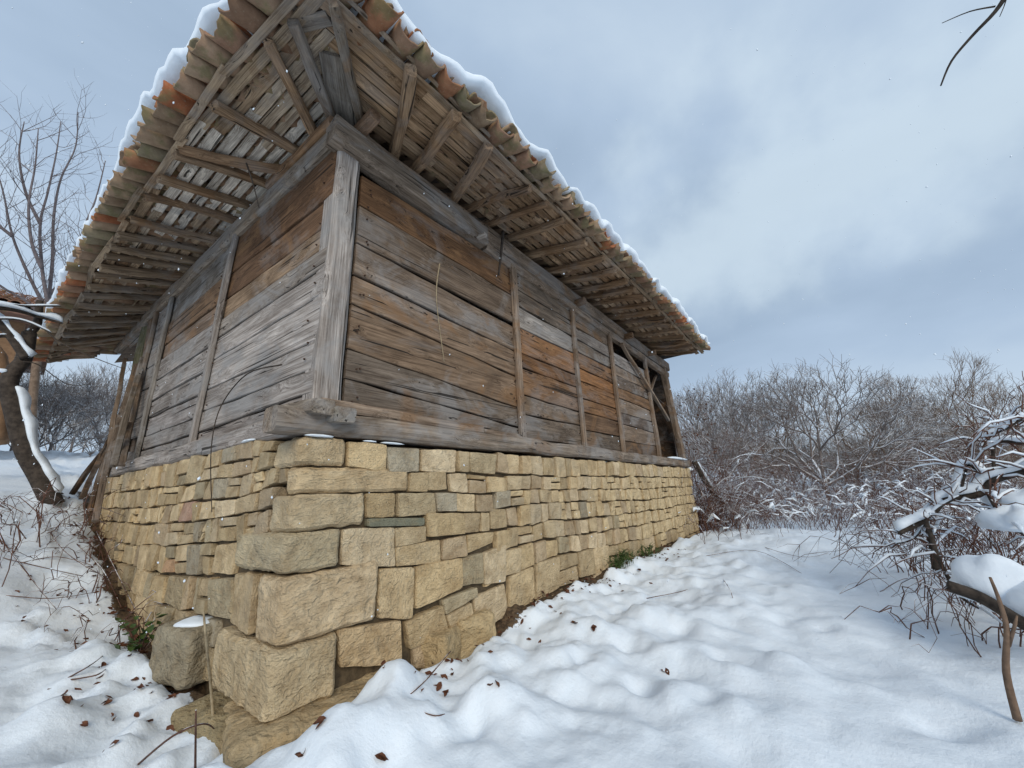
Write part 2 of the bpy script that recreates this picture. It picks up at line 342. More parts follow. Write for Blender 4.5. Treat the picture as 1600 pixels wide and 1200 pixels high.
def ground_np(x, y, detail=True):
    z = np.zeros_like(x)+SOL[nC]+SOL[nC+1]*x+SOL[nC+2]*y
    for i in range(nC): z = z+SOL[i]*tpsU((x-cx[i])**2+(y-cy[i])**2)
    r = np.hypot(x-2, y-2); f = np.clip((r-45)/50, 0, 1); f = f*f*(3-2*f)
    z = np.clip(z, -2.4, 3.2); z = z*(1-f)+f*(0.6+0.01*y-0.004*x)
    if detail:
        w = np.clip(1.2-r/40, 0.15, 1)
        def rn(f, ang, sd_):
            c_, s_ = math.cos(ang), math.sin(ang); return vnoise((x*c_-y*s_)*f+sd_*3.1, (x*s_+y*c_)*f-sd_*1.7, sd_)-.5
        big = rn(.8, .4, 1)+.5*rn(1.3, 1.9, 11); mid = rn(2.1, .9, 2)+.7*rn(3.1, 2.3, 12); sm = rn(4.7, .3, 3)+.6*rn(6.9, 1.2, 13); ti = rn(11, .7, 4)+.6*rn(19, 2.0, 14)
        nearR = np.exp(-(np.clip(-y, 0, 9)/1.5)**2)*(x > -1); nearL = np.exp(-(np.clip(-x-.1, 0, 9)/1.2)**2)*(y > 0)
        near = nearR+nearL; amp = .62+.9*np.clip(near, 0, 1)
        z = z+w*(0.10*big+amp*(0.055*mid+0.042*sm)+0.012*ti*(.6+2*near)+0.05*np.clip(sm, 0, 1)*near)
        z = z+(r > 14)*0.25*mid*np.clip((r-14)/10, 0, 1)
        for (mx_, my_, mh_, mr_) in MOUNDS: z = z+mh_*np.exp(-(((x-mx_)**2+(y-my_)**2)/mr_)**1.5)
        for (mx_, my_, mh_, mr_) in TROD: z = z+mh_*np.exp(-(((x-mx_)**2+(y-my_)**2*1.3)/mr_)**1.3)
        for d in DENTS:
            q = (x-d[0])**2+(y-d[1])**2
            z = z-0.06*np.exp(-q/0.008)+0.022*np.exp(-q/0.035)
    return z
def gz(x, y): return float(ground_np(np.array([x], float), np.array([y], float))[0])
N = 560
u = np.linspace(-1, 1, N)
gx = 2.3+9.0*u+290*np.sign(u)*np.abs(u)**5.5; gy = -0.6+8.0*u+290*np.sign(u)*np.abs(u)**5.5
X, Y = np.meshgrid(gx, gy); X = X.ravel(); Y = Y.ravel(); Z = ground_np(X, Y)
# where the eaves keep the snow thin, soil and leaves show along the foot of the walls
dR = np.where((X > -0.25) & (X < 9.6), -Y-0.14, 9.0); dR = np.where(dR < 0, 9*(Y > .3), dR)
sL = X*LW.x+Y*LW.y; nL_ = X*NL.x+Y*NL.y
dL = np.where((sL > 0.1) & (sL < 7), nL_-0.14, 9.0); dL = np.where(dL < 0, 9*(nL_ < -.3), dL)
nn = vnoise(X*4, Y*4, 9)*.6+vnoise(X*9, Y*9, 12)*.4
dirt = np.clip(1.05-dR/(0.02+0.17*nn), 0, 1)+np.clip(1.05-dL/(0.03+0.28*nn), 0, 1)
dirt = np.clip(dirt*np.clip(0.6+nn, 0, 1), 0, 1)
Z = Z-0.05*np.clip(dirt*1.5, 0, 1)
idx = np.arange((N-1)*(N-1)); r0 = idx//(N-1); c0 = idx % (N-1); a0 = r0*N+c0
faces = np.stack([a0, a0+1, a0+N+1, a0+N], 1).astype(np.int32)
me = bpy.data.meshes.new('ground')
me.vertices.add(N*N); me.vertices.foreach_set('co', np.stack([X, Y, Z], 1).ravel().astype(np.float32))
me.loops.add(len(faces)*4); me.loops.foreach_set('vertex_index', faces.ravel())
me.polygons.add(len(faces)); me.polygons.foreach_set('loop_start', np.arange(0, len(faces)*4, 4, dtype=np.int32))
me.polygons.foreach_set('use_smooth', np.ones(len(faces), bool)); me.update(calc_edges=True)
at = me.attributes.new('dirt', 'FLOAT', 'POINT'); at.data.foreach_set('value', dirt.astype(np.float32))
tag(link('ground', me, GROUND), 'snow covered ground around the barn', None, None, 'structure')

# ------------------------------------------------------------------ the barn
barn = tag(empty('barn'), 'old timber barn with tiled roof on a golden dry stone base', 'barn')
# ---- stones
def hexstone(c8, n, amp, seed, p=13, openback=True):
    """c8: corners [front TL,TR,BR,BL, back TL,TR,BR,BL] -> rounded rough block"""
    V = []; idx = {}; F = []
    def pt(x, y, z):
        key = (round(x*n), round(y*n), round(z*n))
        if key in idx: return idx[key]
        f = 1/((abs(x)**p+abs(y)**p+abs(z)**p)**(1/p)); X_, Y_, Z_ = x*f, y*f, z*f
        a, b, c = (X_+1)/2, (Y_+1)/2, (Z_+1)/2              # a right, b up, c towards the viewer
        top = lerp(lerp(c8[4], c8[5], a), lerp(c8[0], c8[1], a), c); bot = lerp(lerp(c8[7], c8[6], a), lerp(c8[3], c8[2], a), c)
        q = lerp(bot, top, b)
        cen = CEN
        d = (q-cen).normalized()
        vd = noise.voronoi(q*8+Vector((seed, seed, 0)))[0]; k = 0.8*(vd[0]-.45)+.4*noise.fractal(q*6+Vector((seed*3.7, seed, -seed)), 0.75, 2.1, 5)*.8+0.35*noise.noise(q*1.9+Vector((seed, 0, seed*2)))
        q = q+d*(amp*k)
        idx[key] = len(V); V.append(q); return idx[key]
    CEN = sum(c8, Vector())/8
    g = [i*2/n-1 for i in range(n+1)]
    def face(fn):
        for i in range(n):
            for j in range(n):
                F.append((pt(*fn(g[i], g[j])), pt(*fn(g[i+1], g[j])), pt(*fn(g[i+1], g[j+1])), pt(*fn(g[i], g[j+1]))))
    face(lambda s, t: (s, t, 1)); face(lambda s, t: (1, t, -s)); face(lambda s, t: (-1, t, s))
    face(lambda s, t: (s, 1, -t)); face(lambda s, t: (s, -1, t))
    if not openback: face(lambda s, t: (-s, t, -1))
    return V, F, CEN
GOLD = [(0.621, 0.478, 0.295), (0.662, 0.522, 0.338), (0.579, 0.451, 0.285), (0.683, 0.552, 0.380), (0.600, 0.457, 0.274), (0.558, 0.432, 0.290)]
GREY = [(0.524, 0.421, 0.275), (0.480, 0.401, 0.275), (0.568, 0.446, 0.290), (0.437, 0.380, 0.290), (0.590, 0.456, 0.290)]
RUST = [(0.588, 0.328, 0.146), (0.546, 0.348, 0.214), (0.504, 0.328, 0.247)]
def stonecol(g):
    r = R.random()
    c = R.choice(RUST) if r < 0.015 else (R.choice(GREY) if r < 0.015+g*.7 else R.choice(GOLD))
    k = R.uniform(0.80, 1.13); return tuple(min(0.76, v*k) for v in c)
STONES = []                                    # (area, verts, faces, centre, colour, wall)
def addstone(c8, n, amp, colr, wall, size, p=13):
    V, F, c = hexstone(c8, n, amp, R.uniform(0, 50), p)
    STONES.append((size, V, F, c, colr, wall))
def wallstone(q4, out, depth, n, amp, colr, wall, p=13):
    amp *= 1.15
    """q4: TL,TR,BR,BL on the wall face, out: outward normal"""
    pr = R.uniform(-0.012, 0.018); o = out*pr
    hh_ = min((q4[0]-q4[3]).length, (q4[1]-q4[0]).length); ud_ = (q4[1]-q4[0]).normalized()
    jt = 0.085 if p < 11 else 0.025
    f = [v+o+out*R.uniform(-0.014, 0.014)+ud_*(R.uniform(-jt, jt)*hh_)+Vector((0, 0, R.uniform(-jt, jt)*hh_)) for v in q4]
    cc = sum(f, Vector())/4
    b = [lerp(v, cc, 0.06)-out*depth for v in f]
    camd = (cc-Vector(CAM)).length
    size = ((f[1]-f[0]).length*(f[0]-f[3]).length)/camd**2
    addstone(f+b, n+2, amp, colr, wall, size, p+9)
OY = Vector((0, -1, 0))
FR = 0.10                                      # how far the stone faces stand outside the timber wall
# corner blocks: right end px, left end px, z top, z bottom, outward, grey share
corner = [(542, 426, 705, -0.215, -0.415, 0.10, GREY[2]), (640, 445, 752, -0.415, -0.60, 0.105, GREY[4]), (573, 422, 800, -0.60, -0.835, 0.11, (0.55, 0.445, 0.30)),
          (533, 367, 860, -0.835, -1.085, 0.12, GREY[1]), (592, 400, 935, -1.085, -1.475, 0.13, (0.56, 0.44, 0.295)), (530, 332, 1015, -1.475, -1.83, 0.15, (0.54, 0.435, 0.29))]
for i, (pr_, pl_, ym, z0, z1, out, cc) in enumerate(corner):
    z0 -= 0.006; z1 += 0.006; pr_ -= 2; pl_ += 2
    x1 = onY(pr_, ym, -out).x; s1 = onL(pl_, ym, out).dot(LW)
    A = Lp(s1, out, 0); K = Vector((-out, -out, 0)); B = Vector((x1, -out, 0))
    Ai = Lp(s1, -0.06, 0); Ki = Vector((0.26, 0.30, 0)); Bi = Vector((x1, 0.06, 0))
    h = lambda v, z: Vector((v.x, v.y, z))
    j = lambda: R.uniform(-0.012, 0.012)
    # an L-shaped quoin: bend the block around the corner
    n = 16; V = []; F = []
    def quoin(a, b, c):
        w1 = (K-A).length; w2 = (B-K).length; t = (a+1)/2*(w1+w2)
        dr = 0.045
        if t < w1: fo = lerp(A, K, t/w1)
        else: fo = lerp(K, B, (t-w1)/w2)
        dd = abs(t-w1)
        if dd < dr: fo = fo+Vector((1, 1, 0)).normalized()*(0.014*(1-dd/dr)**1.5)
        bi = lerp(Ai, Ki, t/w1) if t < w1 else lerp(Ki, Bi, (t-w1)/w2)
        p_ = lerp(bi, fo, (c+1)/2); return Vector((p_.x, p_.y, lerp(z1, z0, (b+1)/2)))
    vi = {}; seed = i*7.3
    W = (K-A).length+(B-K).length; Hh = z0-z1
    na, nb = max(14, int(W/0.022)), max(8, int(Hh/0.022)); nc = 3
    ra, rb = 0.028/(W/2), 0.028/(Hh/2)
    def rnd(a, b, c):
        # rounded arrises
        ea = max(0, abs(a)-(1-ra))/ra; eb = max(0, abs(b)-(1-rb))/rb
        c2 = c-(0.20*(ea**2+eb**2) if c > 0.99 else 0)
        return a*(1-0.004*eb*eb), b, c2
    def P_(a, b, c):
        k = (round(a*500), round(b*500), round(c*500))
        if k in vi: return vi[k]
        q = quoin(*rnd(a, b, c)); ctr = Vector((0.25, 0.3, (z0+z1)/2)); d = (q-ctr); d.z *= 0.5; d.normalize()
        k1 = noise.fractal(q*6+Vector((seed, 2*seed, 0)), 0.8, 2.1, 5)*0.020+noise.noise(q*1.6+Vector((seed, 0, 0)))*0.02
        edge = max(abs(b)**8, abs(a)**10)
        q = q+d*(k1*.75+.016*(noise.voronoi(q*7+Vector((seed, 0, 0)))[0][0]-.45)); q.z += (0.014*noise.noise(q*5+Vector((0, seed, 0)))+0.010*noise.noise(q*14))*(abs(b)**3)
        vi[k] = len(V); V.append(q); return vi[k]
    ga = [t*2/na-1 for t in range(na+1)]; gb = [t*2/nb-1 for t in range(nb+1)]; gc = [t*2/nc-1 for t in range(nc+1)]
    for ia in range(na):
        for ib in range(nb): F.append((P_(ga[ia], gb[ib], 1), P_(ga[ia+1], gb[ib], 1), P_(ga[ia+1], gb[ib+1], 1), P_(ga[ia], gb[ib+1], 1)))
        for ic in range(nc):
            F.append((P_(ga[ia], 1, gc[ic+1]), P_(ga[ia+1], 1, gc[ic+1]), P_(ga[ia+1], 1, gc[ic]), P_(ga[ia], 1, gc[ic])))
            F.append((P_(ga[ia], -1, gc[ic]), P_(ga[ia+1], -1, gc[ic]), P_(ga[ia+1], -1, gc[ic+1]), P_(ga[ia], -1, gc[ic+1])))
    for ib in range(nb):
        for ic in range(nc):
            F.append((P_(1, gb[ib], gc[ic+1]), P_(1, gb[ib], gc[ic]), P_(1, gb[ib+1], gc[ic]), P_(1, gb[ib+1], gc[ic+1])))
            F.append((P_(-1, gb[ib], gc[ic]), P_(-1, gb[ib], gc[ic+1]), P_(-1, gb[ib+1], gc[ic+1]), P_(-1, gb[ib+1], gc[ic])))
    STONES.append((1.0, V, F, Vector((0, 0, (z0+z1)/2)), cc, 0))
# traced stones near the corner, right wall (outline in the wall plane)
T = [[(543,688),(604,695),(603,736),(543,729)],[(605,698),(657,700),(657,737),(606,738)],[(659,701),(714,703),(714,738),(660,736)],[(715,704),(733,706),(733,737),(716,736)],[(734,706),(775,710),(774,742),(736,738)],
 [(641,738),(668,738),(668,768),(641,768)],[(669,736),(698,736),(701,765),(670,767)],[(704,740),(729,739),(731,770),(706,768)],[(731,741),(760,744),(760,749),(732,748)],[(732,750),(759,752),(758,770),(733,770)],[(761,745),(791,747),(790,768),(761,770)],
 [(574,770),(619,770),(620,808),(575,809)],[(622,769),(680,769),(682,804),(622,808)],[(682,769),(712,770),(714,798),(684,800)],[(713,771),(741,772),(742,800),(714,799)],[(744,772),(771,773),(771,799),(744,800)],
 [(574,810),(663,809),(663,821),(573,823)],
 [(534,826),(617,824),(617,886),(532,885)],[(619,825),(666,822),(668,845),(619,855)],[(619,856),(690,843),(690,880),(619,886)],[(665,802),(725,801),(726,834),(668,840)],[(726,801),(751,802),(752,831),(727,833)],[(753,801),(766,800),(766,829),(753,830)],
 [(593,888),(648,887),(645,966),(591,969)],[(649,886),(724,871),(723,918),(649,955)],[(725,872),(756,862),(757,910),(724,918)],[(692,843),(730,836),(731,869),(692,876)],[(732,835),(773,831),(772,848),(733,866)],
 [(528,982),(628,970),(630,1038),(532,1046)],[(690,938),(745,918),(747,930),(697,962)],[(697,963),(738,940),(742,980),(703,985)],[(743,932),(790,912),(797,962),(745,990)],[(632,973),(690,945),(703,988),(640,1015)],[(646,1012),(690,985),(690,1035),(648,1045)],[(757,865),(790,850),(790,908),(758,914)]]
for i, q in enumerate(T):
    P4 = [onY(x, y, -FR) for x, y in q]; c4_ = sum(P4, Vector())/4; P4 = [c4_+(v-c4_)*0.995 for v in P4]
    colr = stonecol(0.28 if i > 2 else 0.6)
    if i == 16: colr = (0.24, 0.24, 0.18)
    if i in (28,): colr = (0.56, 0.42, 0.26)
    wallstone(P4, OY, 0.16, 9 if i not in (8, 16) else 6, 0.012, colr, 0, 12)
# coursed stones further along the right wall
bx = [0.12, 1.23, 2.70, 5.77, 9.5]
bz = [[-.215, -.24, -.22, -.21, -.215], [-.41, -.42, -.46, -.45, -.45], [-.59, -.62, -.62, -.66, -.66], [-.83, -.79, -.77, -.86, -.86], [-1.08, -.99, -.99, -1.07, -1.06], [-1.47, -1.24, -1.17, -1.28, -1.27], [-1.8, -1.56, -1.38, -1.50, -1.49], [-2.1, -1.9, -1.75, -1.75, -1.72], [-2.3, -2.2, -2.05, -2.0, -2.0]]
def bzat(k, x): return float(np.interp(x, bx, bz[k]))+0.022*noise.noise(Vector((x*1.7, k*5.1, 0)))
starts = [(776, 725), (792, 757), (773, 786), (767, 815), (774, 840), (757, 862), (797, 940), (850, 960)]
wr = [(.15, .34), (.13, .27), (.13, .27), (.13, .28), (.13, .28), (.15, .30), (.28, .5), (.4, .7)]
for k in range(8):
    x = onY(*starts[k], -FR).x
    while x < 9.42:
        w = R.uniform(*wr[k])*(1.0 if x < 4 else 0.95)
        x2 = min(x+w, 9.5)
        g = 0.0075; sl = R.uniform(-.02, .02)
        t0, t1 = bzat(k, x)-g, bzat(k, x2)-g; b0, b1 = bzat(k+1, x)+g, bzat(k+1, x2)+g
        def qd(xa, xb, ta, tb, ba, bb):
            return [Vector((xa+g+sl, -FR, ta)), Vector((xb-g+R.uniform(-.015, .015), -FR, tb)), Vector((xb-g-sl, -FR, bb)), Vector((xa+g+R.uniform(-.01, .01), -FR, ba))]
        if R.random() < 0.10 and k > 0:
            f = R.uniform(.35, .6); m0, m1 = lerp(t0, b0, f), lerp(t1, b1, f)
            wallstone(qd(x, x2, t0, t1, m0+g, m1+g), OY, .13, 4, .011, stonecol(.20), 0, 9)
            wallstone(qd(x, x2, m0-g, m1-g, b0, b1), OY, .13, 4, .011, stonecol(.20), 0, 9)
        else:
            wallstone(qd(x, x2, t0, t1, b0, b1), OY, .13, 5 if x < 4.5 else 4, .013, stonecol(.20), 0, 9)
        x = x2
# left wall courses
ls = [0.0, 0.7, 2.1, 3.6, 6.2]
lz = [[-.21, -.17, -.175, -.19, -.19], [-.41, -.43, -.45, -.44, -.43], [-.50, -.59, -.61, -.65, -.64], [-.66, -.73, -.80, -.82, -.80], [-.83, -.91, -1.0, -1.05, -1.02], [-1.085, -1.14, -1.26, -1.27, -1.25], [-1.475, -1.45, -1.49, -1.5, -1.5], [-1.83, -1.85, -1.85, -1.85, -1.85]]
lst = [426, 445, 428, 423, 367, 400, 332]; lym = [715, 748, 770, 800, 860, 935, 1015]
for k in range(7):
    s = onL(lst[k], lym[k], FR).dot(LW)
    zb = lambda kk, q: float(np.interp(q, ls, lz[kk]))+0.02*noise.noise(Vector((q*1.6, kk*3.3, 9)))
    while s < 6.15:
        w = R.choice([.11, .14, .17, .21, .25, .31, .37])*R.uniform(.9, 1.1)*(1 if k < 4 else 1.2)
        s2 = min(s+w, 6.2); g = .0075
        t0, t1 = zb(k, s)-g, zb(k, s2)-g; b0, b1 = zb(k+1, s)+g, zb(k+1, s2)+g
        sl = R.uniform(-.035, .035)
        def ql(ta, tb, ba, bb):   # seen from outside: left = far end
            return [Lp(s2-g+sl, FR, tb), Lp(s+g+sl*.5, FR, ta), Lp(s+g-sl, FR, ba), Lp(s2-g, FR, bb)]
        gg = (0.9 if k > 3 else .55) if s < 2.2 else 0.25
        if R.random() < (0.5 if k == 0 and s < 2.3 else 0.2):
            f = R.uniform(.35, .6); m0, m1 = lerp(t0, b0, f), lerp(t1, b1, f)
            wallstone(ql(t0, t1, m0+g, m1+g), NL, .13, 4, .011, stonecol(gg), 1, 9)
            wallstone(ql(m0-g, m1-g, b0, b1), NL, .13, 4, .011, stonecol(gg), 1, 9)
        else: wallstone(ql(t0, t1, b0, b1), NL, .13, 6 if s < 2 else 4, .013, stonecol(gg), 1, 9)
        s = s2
# loose foundation blocks under the corner
def rock(c8px, colr):
    addstone(c8px, 20, 0.05, colr, 0, 0.9, 9)
def bx8(x0, x1, y0, y1, z0, z1, k=0.0):
    # front faces -x-y corner: front = the -y side
    return [Vector(v) for v in ((x0, y0, z1), (x1, y0, z1-k), (x1, y0, z0), (x0, y0, z0), (x0, y1, z1), (x1, y1, z1), (x1, y1, z0), (x0, y1, z0))]
def rot8(c, ang):
    m = sum(c, Vector())/8; q = Matrix.Rotation(ang, 3, 'Z'); return [m+q@(v-m) for v in c]
rock(rot8(bx8(-0.27, 0.42, -0.33, 0.35, -2.25, -1.825), -0.22), (0.44, 0.34, 0.21))
rock(rot8(bx8(-0.33, -0.02, 0.15, 0.65, -2.1, -1.84), 0.3), (0.32, 0.26, 0.16))
rock(rot8(bx8(-0.34, 0.02, 0.92, 1.40, -1.86, -1.50), 0.25), (0.32, 0.28, 0.21))
rock(rot8(bx8(0.25, 0.72, -0.20, 0.2, -2.1, -1.83), 0.05), (0.46, 0.35, 0.21))
rock(rot8(bx8(0.98, 1.30, -0.22, 0.1, -2.0, -1.70), 0.4), (0.48, 0.365, 0.215))
rock(rot8(bx8(1.35, 1.75, -0.19, 0.1, -2.0, -1.68), -0.2), (0.52, 0.40, 0.24))
walls = []
for wname, lab in (('stone_wall', 'golden sandstone wall below the long timber side'), ('stone_wall', 'greyer sandstone wall below the silvery timber side')):
    m = MB()
    if not walls:
        b = bx8(0.02, 9.44, -0.05, 0.35, -2.4, -0.235)
    else:
        b = [Lp(6.15, .05, -.235), Lp(.36, .05, -.235), Lp(.36, .05, -2.4), Lp(6.15, .05, -2.4), Lp(6.15, -.35, -.235), Lp(.36, -.35, -.235), Lp(.36, -.35, -2.4), Lp(6.15, -.35, -2.4)]
    m.add(b, [(3, 2, 1, 0), (1, 2, 6, 5), (0, 4, 7, 3), (0, 1, 5, 4), (4, 5, 6, 7), (2, 3, 7, 6)])
    o = m.build(wname, MORTAR, barn, smooth=False); o['label'] = lab; walls.append(o)
STONES.sort(key=lambda q: -q[0])
rest = [MB(), MB()]
for i, (sz, V, F, c, colr, w) in enumerate(STONES):
    if i < 300:
        m = MB(); m.add([v-c for v in V], F)
        m.build('stone', STONE, walls[w], True, colr, Matrix.Translation(c))
    else: rest[w].add(V, F)
for w in (0, 1):
    if rest[w].n: tag(rest[w].build('small_stones', STONE, walls[w], True, (0.60, 0.475, 0.30)), None, None, None, 'stuff')

# ---- timber
def beam(name, A, B, w, h, parent, colr, n=5, wob=0.008, taper=1.0, roll=0.0, bow=0.0, ragged=0.0, up_=Vector((0, 0, 1)), mat_=None):
    A = Vector(A); B = Vector(B); d = B-A; L = d.length; X_ = d.normalized()
    Y_ = up_.cross(X_); Y_ = Y_.normalized() if Y_.length > 1e-4 else Vector((0, 1, 0)); Z_ = X_.cross(Y_)
    q = Matrix.Rotation(roll, 3, X_); Y_ = q@Y_; Z_ = q@Z_
    sd_ = R.uniform(0, 99); V = []; F = []
    ch = min(w, h)*0.16
    pr = [(-w/2+ch, -h/2), (w/2-ch, -h/2), (w/2, -h/2+ch), (w/2, h/2-ch), (w/2-ch, h/2), (-w/2+ch, h/2), (-w/2, h/2-ch), (-w/2, -h/2+ch)]
    for i in range(n+1):
        t = i/n; k = lerp(1, taper, t)
        oy = wob*2*noise.noise(Vector((t*L*1.3, sd_, 0))); oz = wob*2*noise.noise(Vector((t*L*1.3, sd_, 7)))+bow*4*t*(1-t)
        for a, (y, z) in enumerate(pr):
            e = wob*noise.noise(Vector((t*L*2.5, a*1.7+sd_, 3)))
            xx = t*L-L/2+(R.uniform(-ragged, ragged) if i in (0, n) else 0)
            V.append(Vector((xx, y*k*(1+e/w*1.2)+oy, z*k*(1+e/h*1.2)+oz)))
    for i in range(n):
        for a in range(8):
            b = (a+1) % 8; F.append((i*8+a, i*8+8+a, i*8+8+b, i*8+b))
    F.append(tuple(range(8))); F.append(tuple(n*8+a for a in range(7, -1, -1)))
    m = MB(); m.add(V, F); C_ = (A+B)/2
    mw = Matrix((( X_.x, Y_.x, Z_.x, C_.x), (X_.y, Y_.y, Z_.y, C_.y), (X_.z, Y_.z, Z_.z, C_.z), (0, 0, 0, 1)))
    return m.build(name, mat_ or WOOD, parent, False, colr, mw)
def var(c, k=0.14):
    f = R.uniform(1-k, 1+k); return tuple(v*f for v in c)
SILVER, GREYB, BROWN, DARK, ORANGE, PALE = (0.40, 0.385, 0.37), (0.265, 0.21, 0.16), (0.24, 0.15, 0.085), (0.15, 0.105, 0.07), (0.33, 0.175, 0.08), (0.46, 0.44, 0.41)
# sills
beam('sill_beam', (-0.27, -0.02, -0.115), (9.55, -0.02, -0.105), 0.22, 0.17, barn, (.26, .225, .185), 24, 0.012)
beam('sill_beam', Lp(0.11, 0.0, -0.10), Lp(6.1, 0.0, -0.095), 0.20, 0.17, barn, var(SILVER), 20, 0.01)
beam('sill_board', (0.02, -0.035, 0.025), (1.72, -0.035, -0.0), 0.15, 0.085, barn, var(GREYB), 8, 0.008)
beam('sill_board', (1.75, -0.03, -0.005), (2.40, -0.03, -0.005), 0.13, 0.05, barn, var(GREYB), 4, 0.006)
beam('sill_end', Lp(0.5, 0.02, 0.03), Lp(-0.22, 0.02, -0.03), 0.16, 0.10, barn, (.27, .24, .2), 5, 0.01, up_=Vector((0, 0, 1)), ragged=0.01)
beam('sill_end', (0.14, 0.2, -0.055), (0.14, -0.23, -0.065), 0.17, 0.105, barn, var((0.26, 0.24, 0.2)), 4, 0.008, ragged=0.01)
# corner post and other posts
beam('corner_post', (0.105, 0.085, 0.03), (0.105, 0.085, 2.36), 0.215, 0.23, barn, SILVER, 14, 0.007, up_=Vector((0, 1, 0)))
beam('post', (9.32, 0.0, -0.02), (8.72, 0.0, 2.3), 0.16, 0.17, barn, var(GREYB), 8, 0.01)
beam('post', Lp(6.0, -.05, -0.02), Lp(6.05, -.02, 2.4), 0.17, 0.18, barn, (0.14, 0.14, 0.085), 8, 0.02)
beam('post', Lp(5.35, -.08, -0.02), Lp(5.6, -.02, 2.4), 0.12, 0.12, barn, var(DARK), 8, 0.015)
# wall plates
beam('wall_plate', (-0.10, -0.02, 2.47), (1.85, -0.02, 2.44), 0.20, 0.27, barn, var((0.26, 0.215, 0.17)), 10, 0.01, ragged=0.03)
beam('wall_plate', (0.2, 0.05, 2.60), (9.3, 0.05, 2.47), 0.17, 0.24, barn, var(GREYB), 24, 0.012)
beam('wall_plate', (1.9, 0.0, 2.36), (9.1, 0.0, 2.20), 0.12, 0.14, barn, var(GREYB), 20, 0.012)
beam('wall_plate', Lp(-0.02, -0.03, 2.52), Lp(8.3, -0.03, 2.60), 0.18, 0.24, barn, var((0.24, 0.205, 0.165)), 20, 0.012)
beam('wall_plate', Lp(0.02, 0.05, 2.62), Lp(1.3, 0.05, 2.66), 0.10, 0.10, barn, var(BROWN), 6, 0.01)
beam('plate_end', (0.16, 0.6, 2.66), (0.19, -0.26, 2.70), 0.10, 0.11, barn, (0.30, 0.20, 0.13), 5, 0.008)
beam('plate_end', (1.62, 0.3, 2.35), (1.72, -0.20, 2.33), 0.06, 0.05, barn, PALE, 3, 0.006)
for xx in (4.2, 6.3, 7.7):
    beam('plate_end', (xx, 0.4, 2.42), (xx, -0.20, 2.44), 0.11, 0.11, barn, var(BROWN), 3, 0.008)

# planks: boards laid one above the other between the battens
wallR = empty('plank_wall', (0, 0, 0), barn); wallL = empty('plank_wall', (0, 0, 0), barn)
wallR['label'] = 'long plank wall of brown and grey boards'; wallL['label'] = 'short plank wall of silvery boards'
def plank(side, u0, u1, zb0, zb1, zt0, zt1, colr, off=0.0, th=0.035, wav=0.016):
    k_ = R.uniform(.78, .98) if side == 'R' else R.uniform(.92, 1.08); colr = tuple(v*k_ for v in colr)
    L = u1-u0; n = max(4, int(L/0.16)); sd_ = R.uniform(0, 99); V = []; F = []
    cu = (u0+u1)/2; cz_ = (zb0+zb1+zt0+zt1)/4; c = 0.006
    for i in range(n+1):
        t = i/n; uu = u0+L*t-cu
        zb = lerp(zb0, zb1, t)-cz_+wav*noise.noise(Vector((uu*1.8, sd_, 0)))+0.004*noise.noise(Vector((uu*9, sd_, 0)))
        zt = lerp(zt0, zt1, t)-cz_+wav*noise.noise(Vector((uu*1.8, sd_, 5)))+0.004*noise.noise(Vector((uu*9, sd_, 3)))
        w = 0.006*noise.noise(Vector((uu*1.1, sd_, 9)))
        for y, z in ((0, zb+c), (0, zt-c), (-c, zt), (-th, zt), (-th, zb), (-c, zb)): V.append(Vector((uu, -(y+w), z)))
    for i in range(n):
        for a in range(6):
            b = (a+1) % 6; F.append((i*6+a, i*6+b, i*6+6+b, i*6+6+a))
    F.append((5, 4, 3, 2, 1, 0)); F.append(tuple(n*6+a for a in range(6)))
    m = MB(); 
    if side == 'R':
        m.add(V, F); return m.build('plank', WOOD, wallR, False, colr, Matrix.Translation((cu, -off, cz_)))
    # left wall: local x runs towards the corner so the outside face keeps its side
    X_ = -LW; Y_ = -NL; P0 = Lp(cu, off, cz_)
    mw = Matrix(((X_.x, Y_.x, 0, P0.x), (X_.y, Y_.y, 0, P0.y), (0, 0, 1, P0.z), (0, 0, 0, 1)))
    m.add([Vector((-v.x, v.y, v.z)) for v in V], [tuple(reversed(f)) for f in F]); return m.build('plank', WOOD, wallL, False, colr, mw)
def bay(side, u0, u1, zl, zr, cols, gaps=None):
    for i in range(len(zl)-1):
        g = 0.005+R.uniform(0, 0.007); g2 = (gaps or {}).get(i, 0)
        plank(side, u0, u1, zl[i+1]+g, zr[i+1]+g, zl[i]-g, zr[i]-g-g2, cols[i], R.uniform(-0.008, 0.008))
bay('R', 0.235, 2.50, [2.25, 1.91, 1.52, 1.21, 0.93, 0.53, 0.28, 0.05], [2.31, 1.89, 1.49, 1.10, 0.76, 0.36, 0.12, -0.01],
    [(0.20, 0.115, 0.06), (0.20, 0.155, 0.115), (0.25, 0.20, 0.155), (0.25, 0.185, 0.13), (0.24, 0.175, 0.12), (0.22, 0.185, 0.15), (0.20, 0.17, 0.14)], {2: 0.05})
def zrow(n, z0, z1):
    a = [0]+sorted((i+R.uniform(-.2, .2))/n for i in range(1, n))+[1]; return [z0+(z1-z0)*t for t in a]
def tilt(zs, k=0.03): return [zs[0]]+[z+R.uniform(-k, k) for z in zs[1:-1]]+[zs[-1]]
z = zrow(8, 2.33, -0.01); bay('R', 2.51, 4.06, z, tilt(z), [(.2, .165, .13), (0.19, .16, .13), PALE, (.27, .15, .075), (0.23, .125, .06), (.24, .145, .08), (.19, .14, .095), (.2, .165, .13)])
z = zrow(9, 2.30, -0.01); bay('R', 4.07, 5.52, z, tilt(z), [GREYB, (.3, .28, .26), (.2, .17, .14), (.24, .14, .075), ORANGE, (.25, .14, .07), (.27, .155, .08), (.2, .13, .08), (.17, .14, .11)])
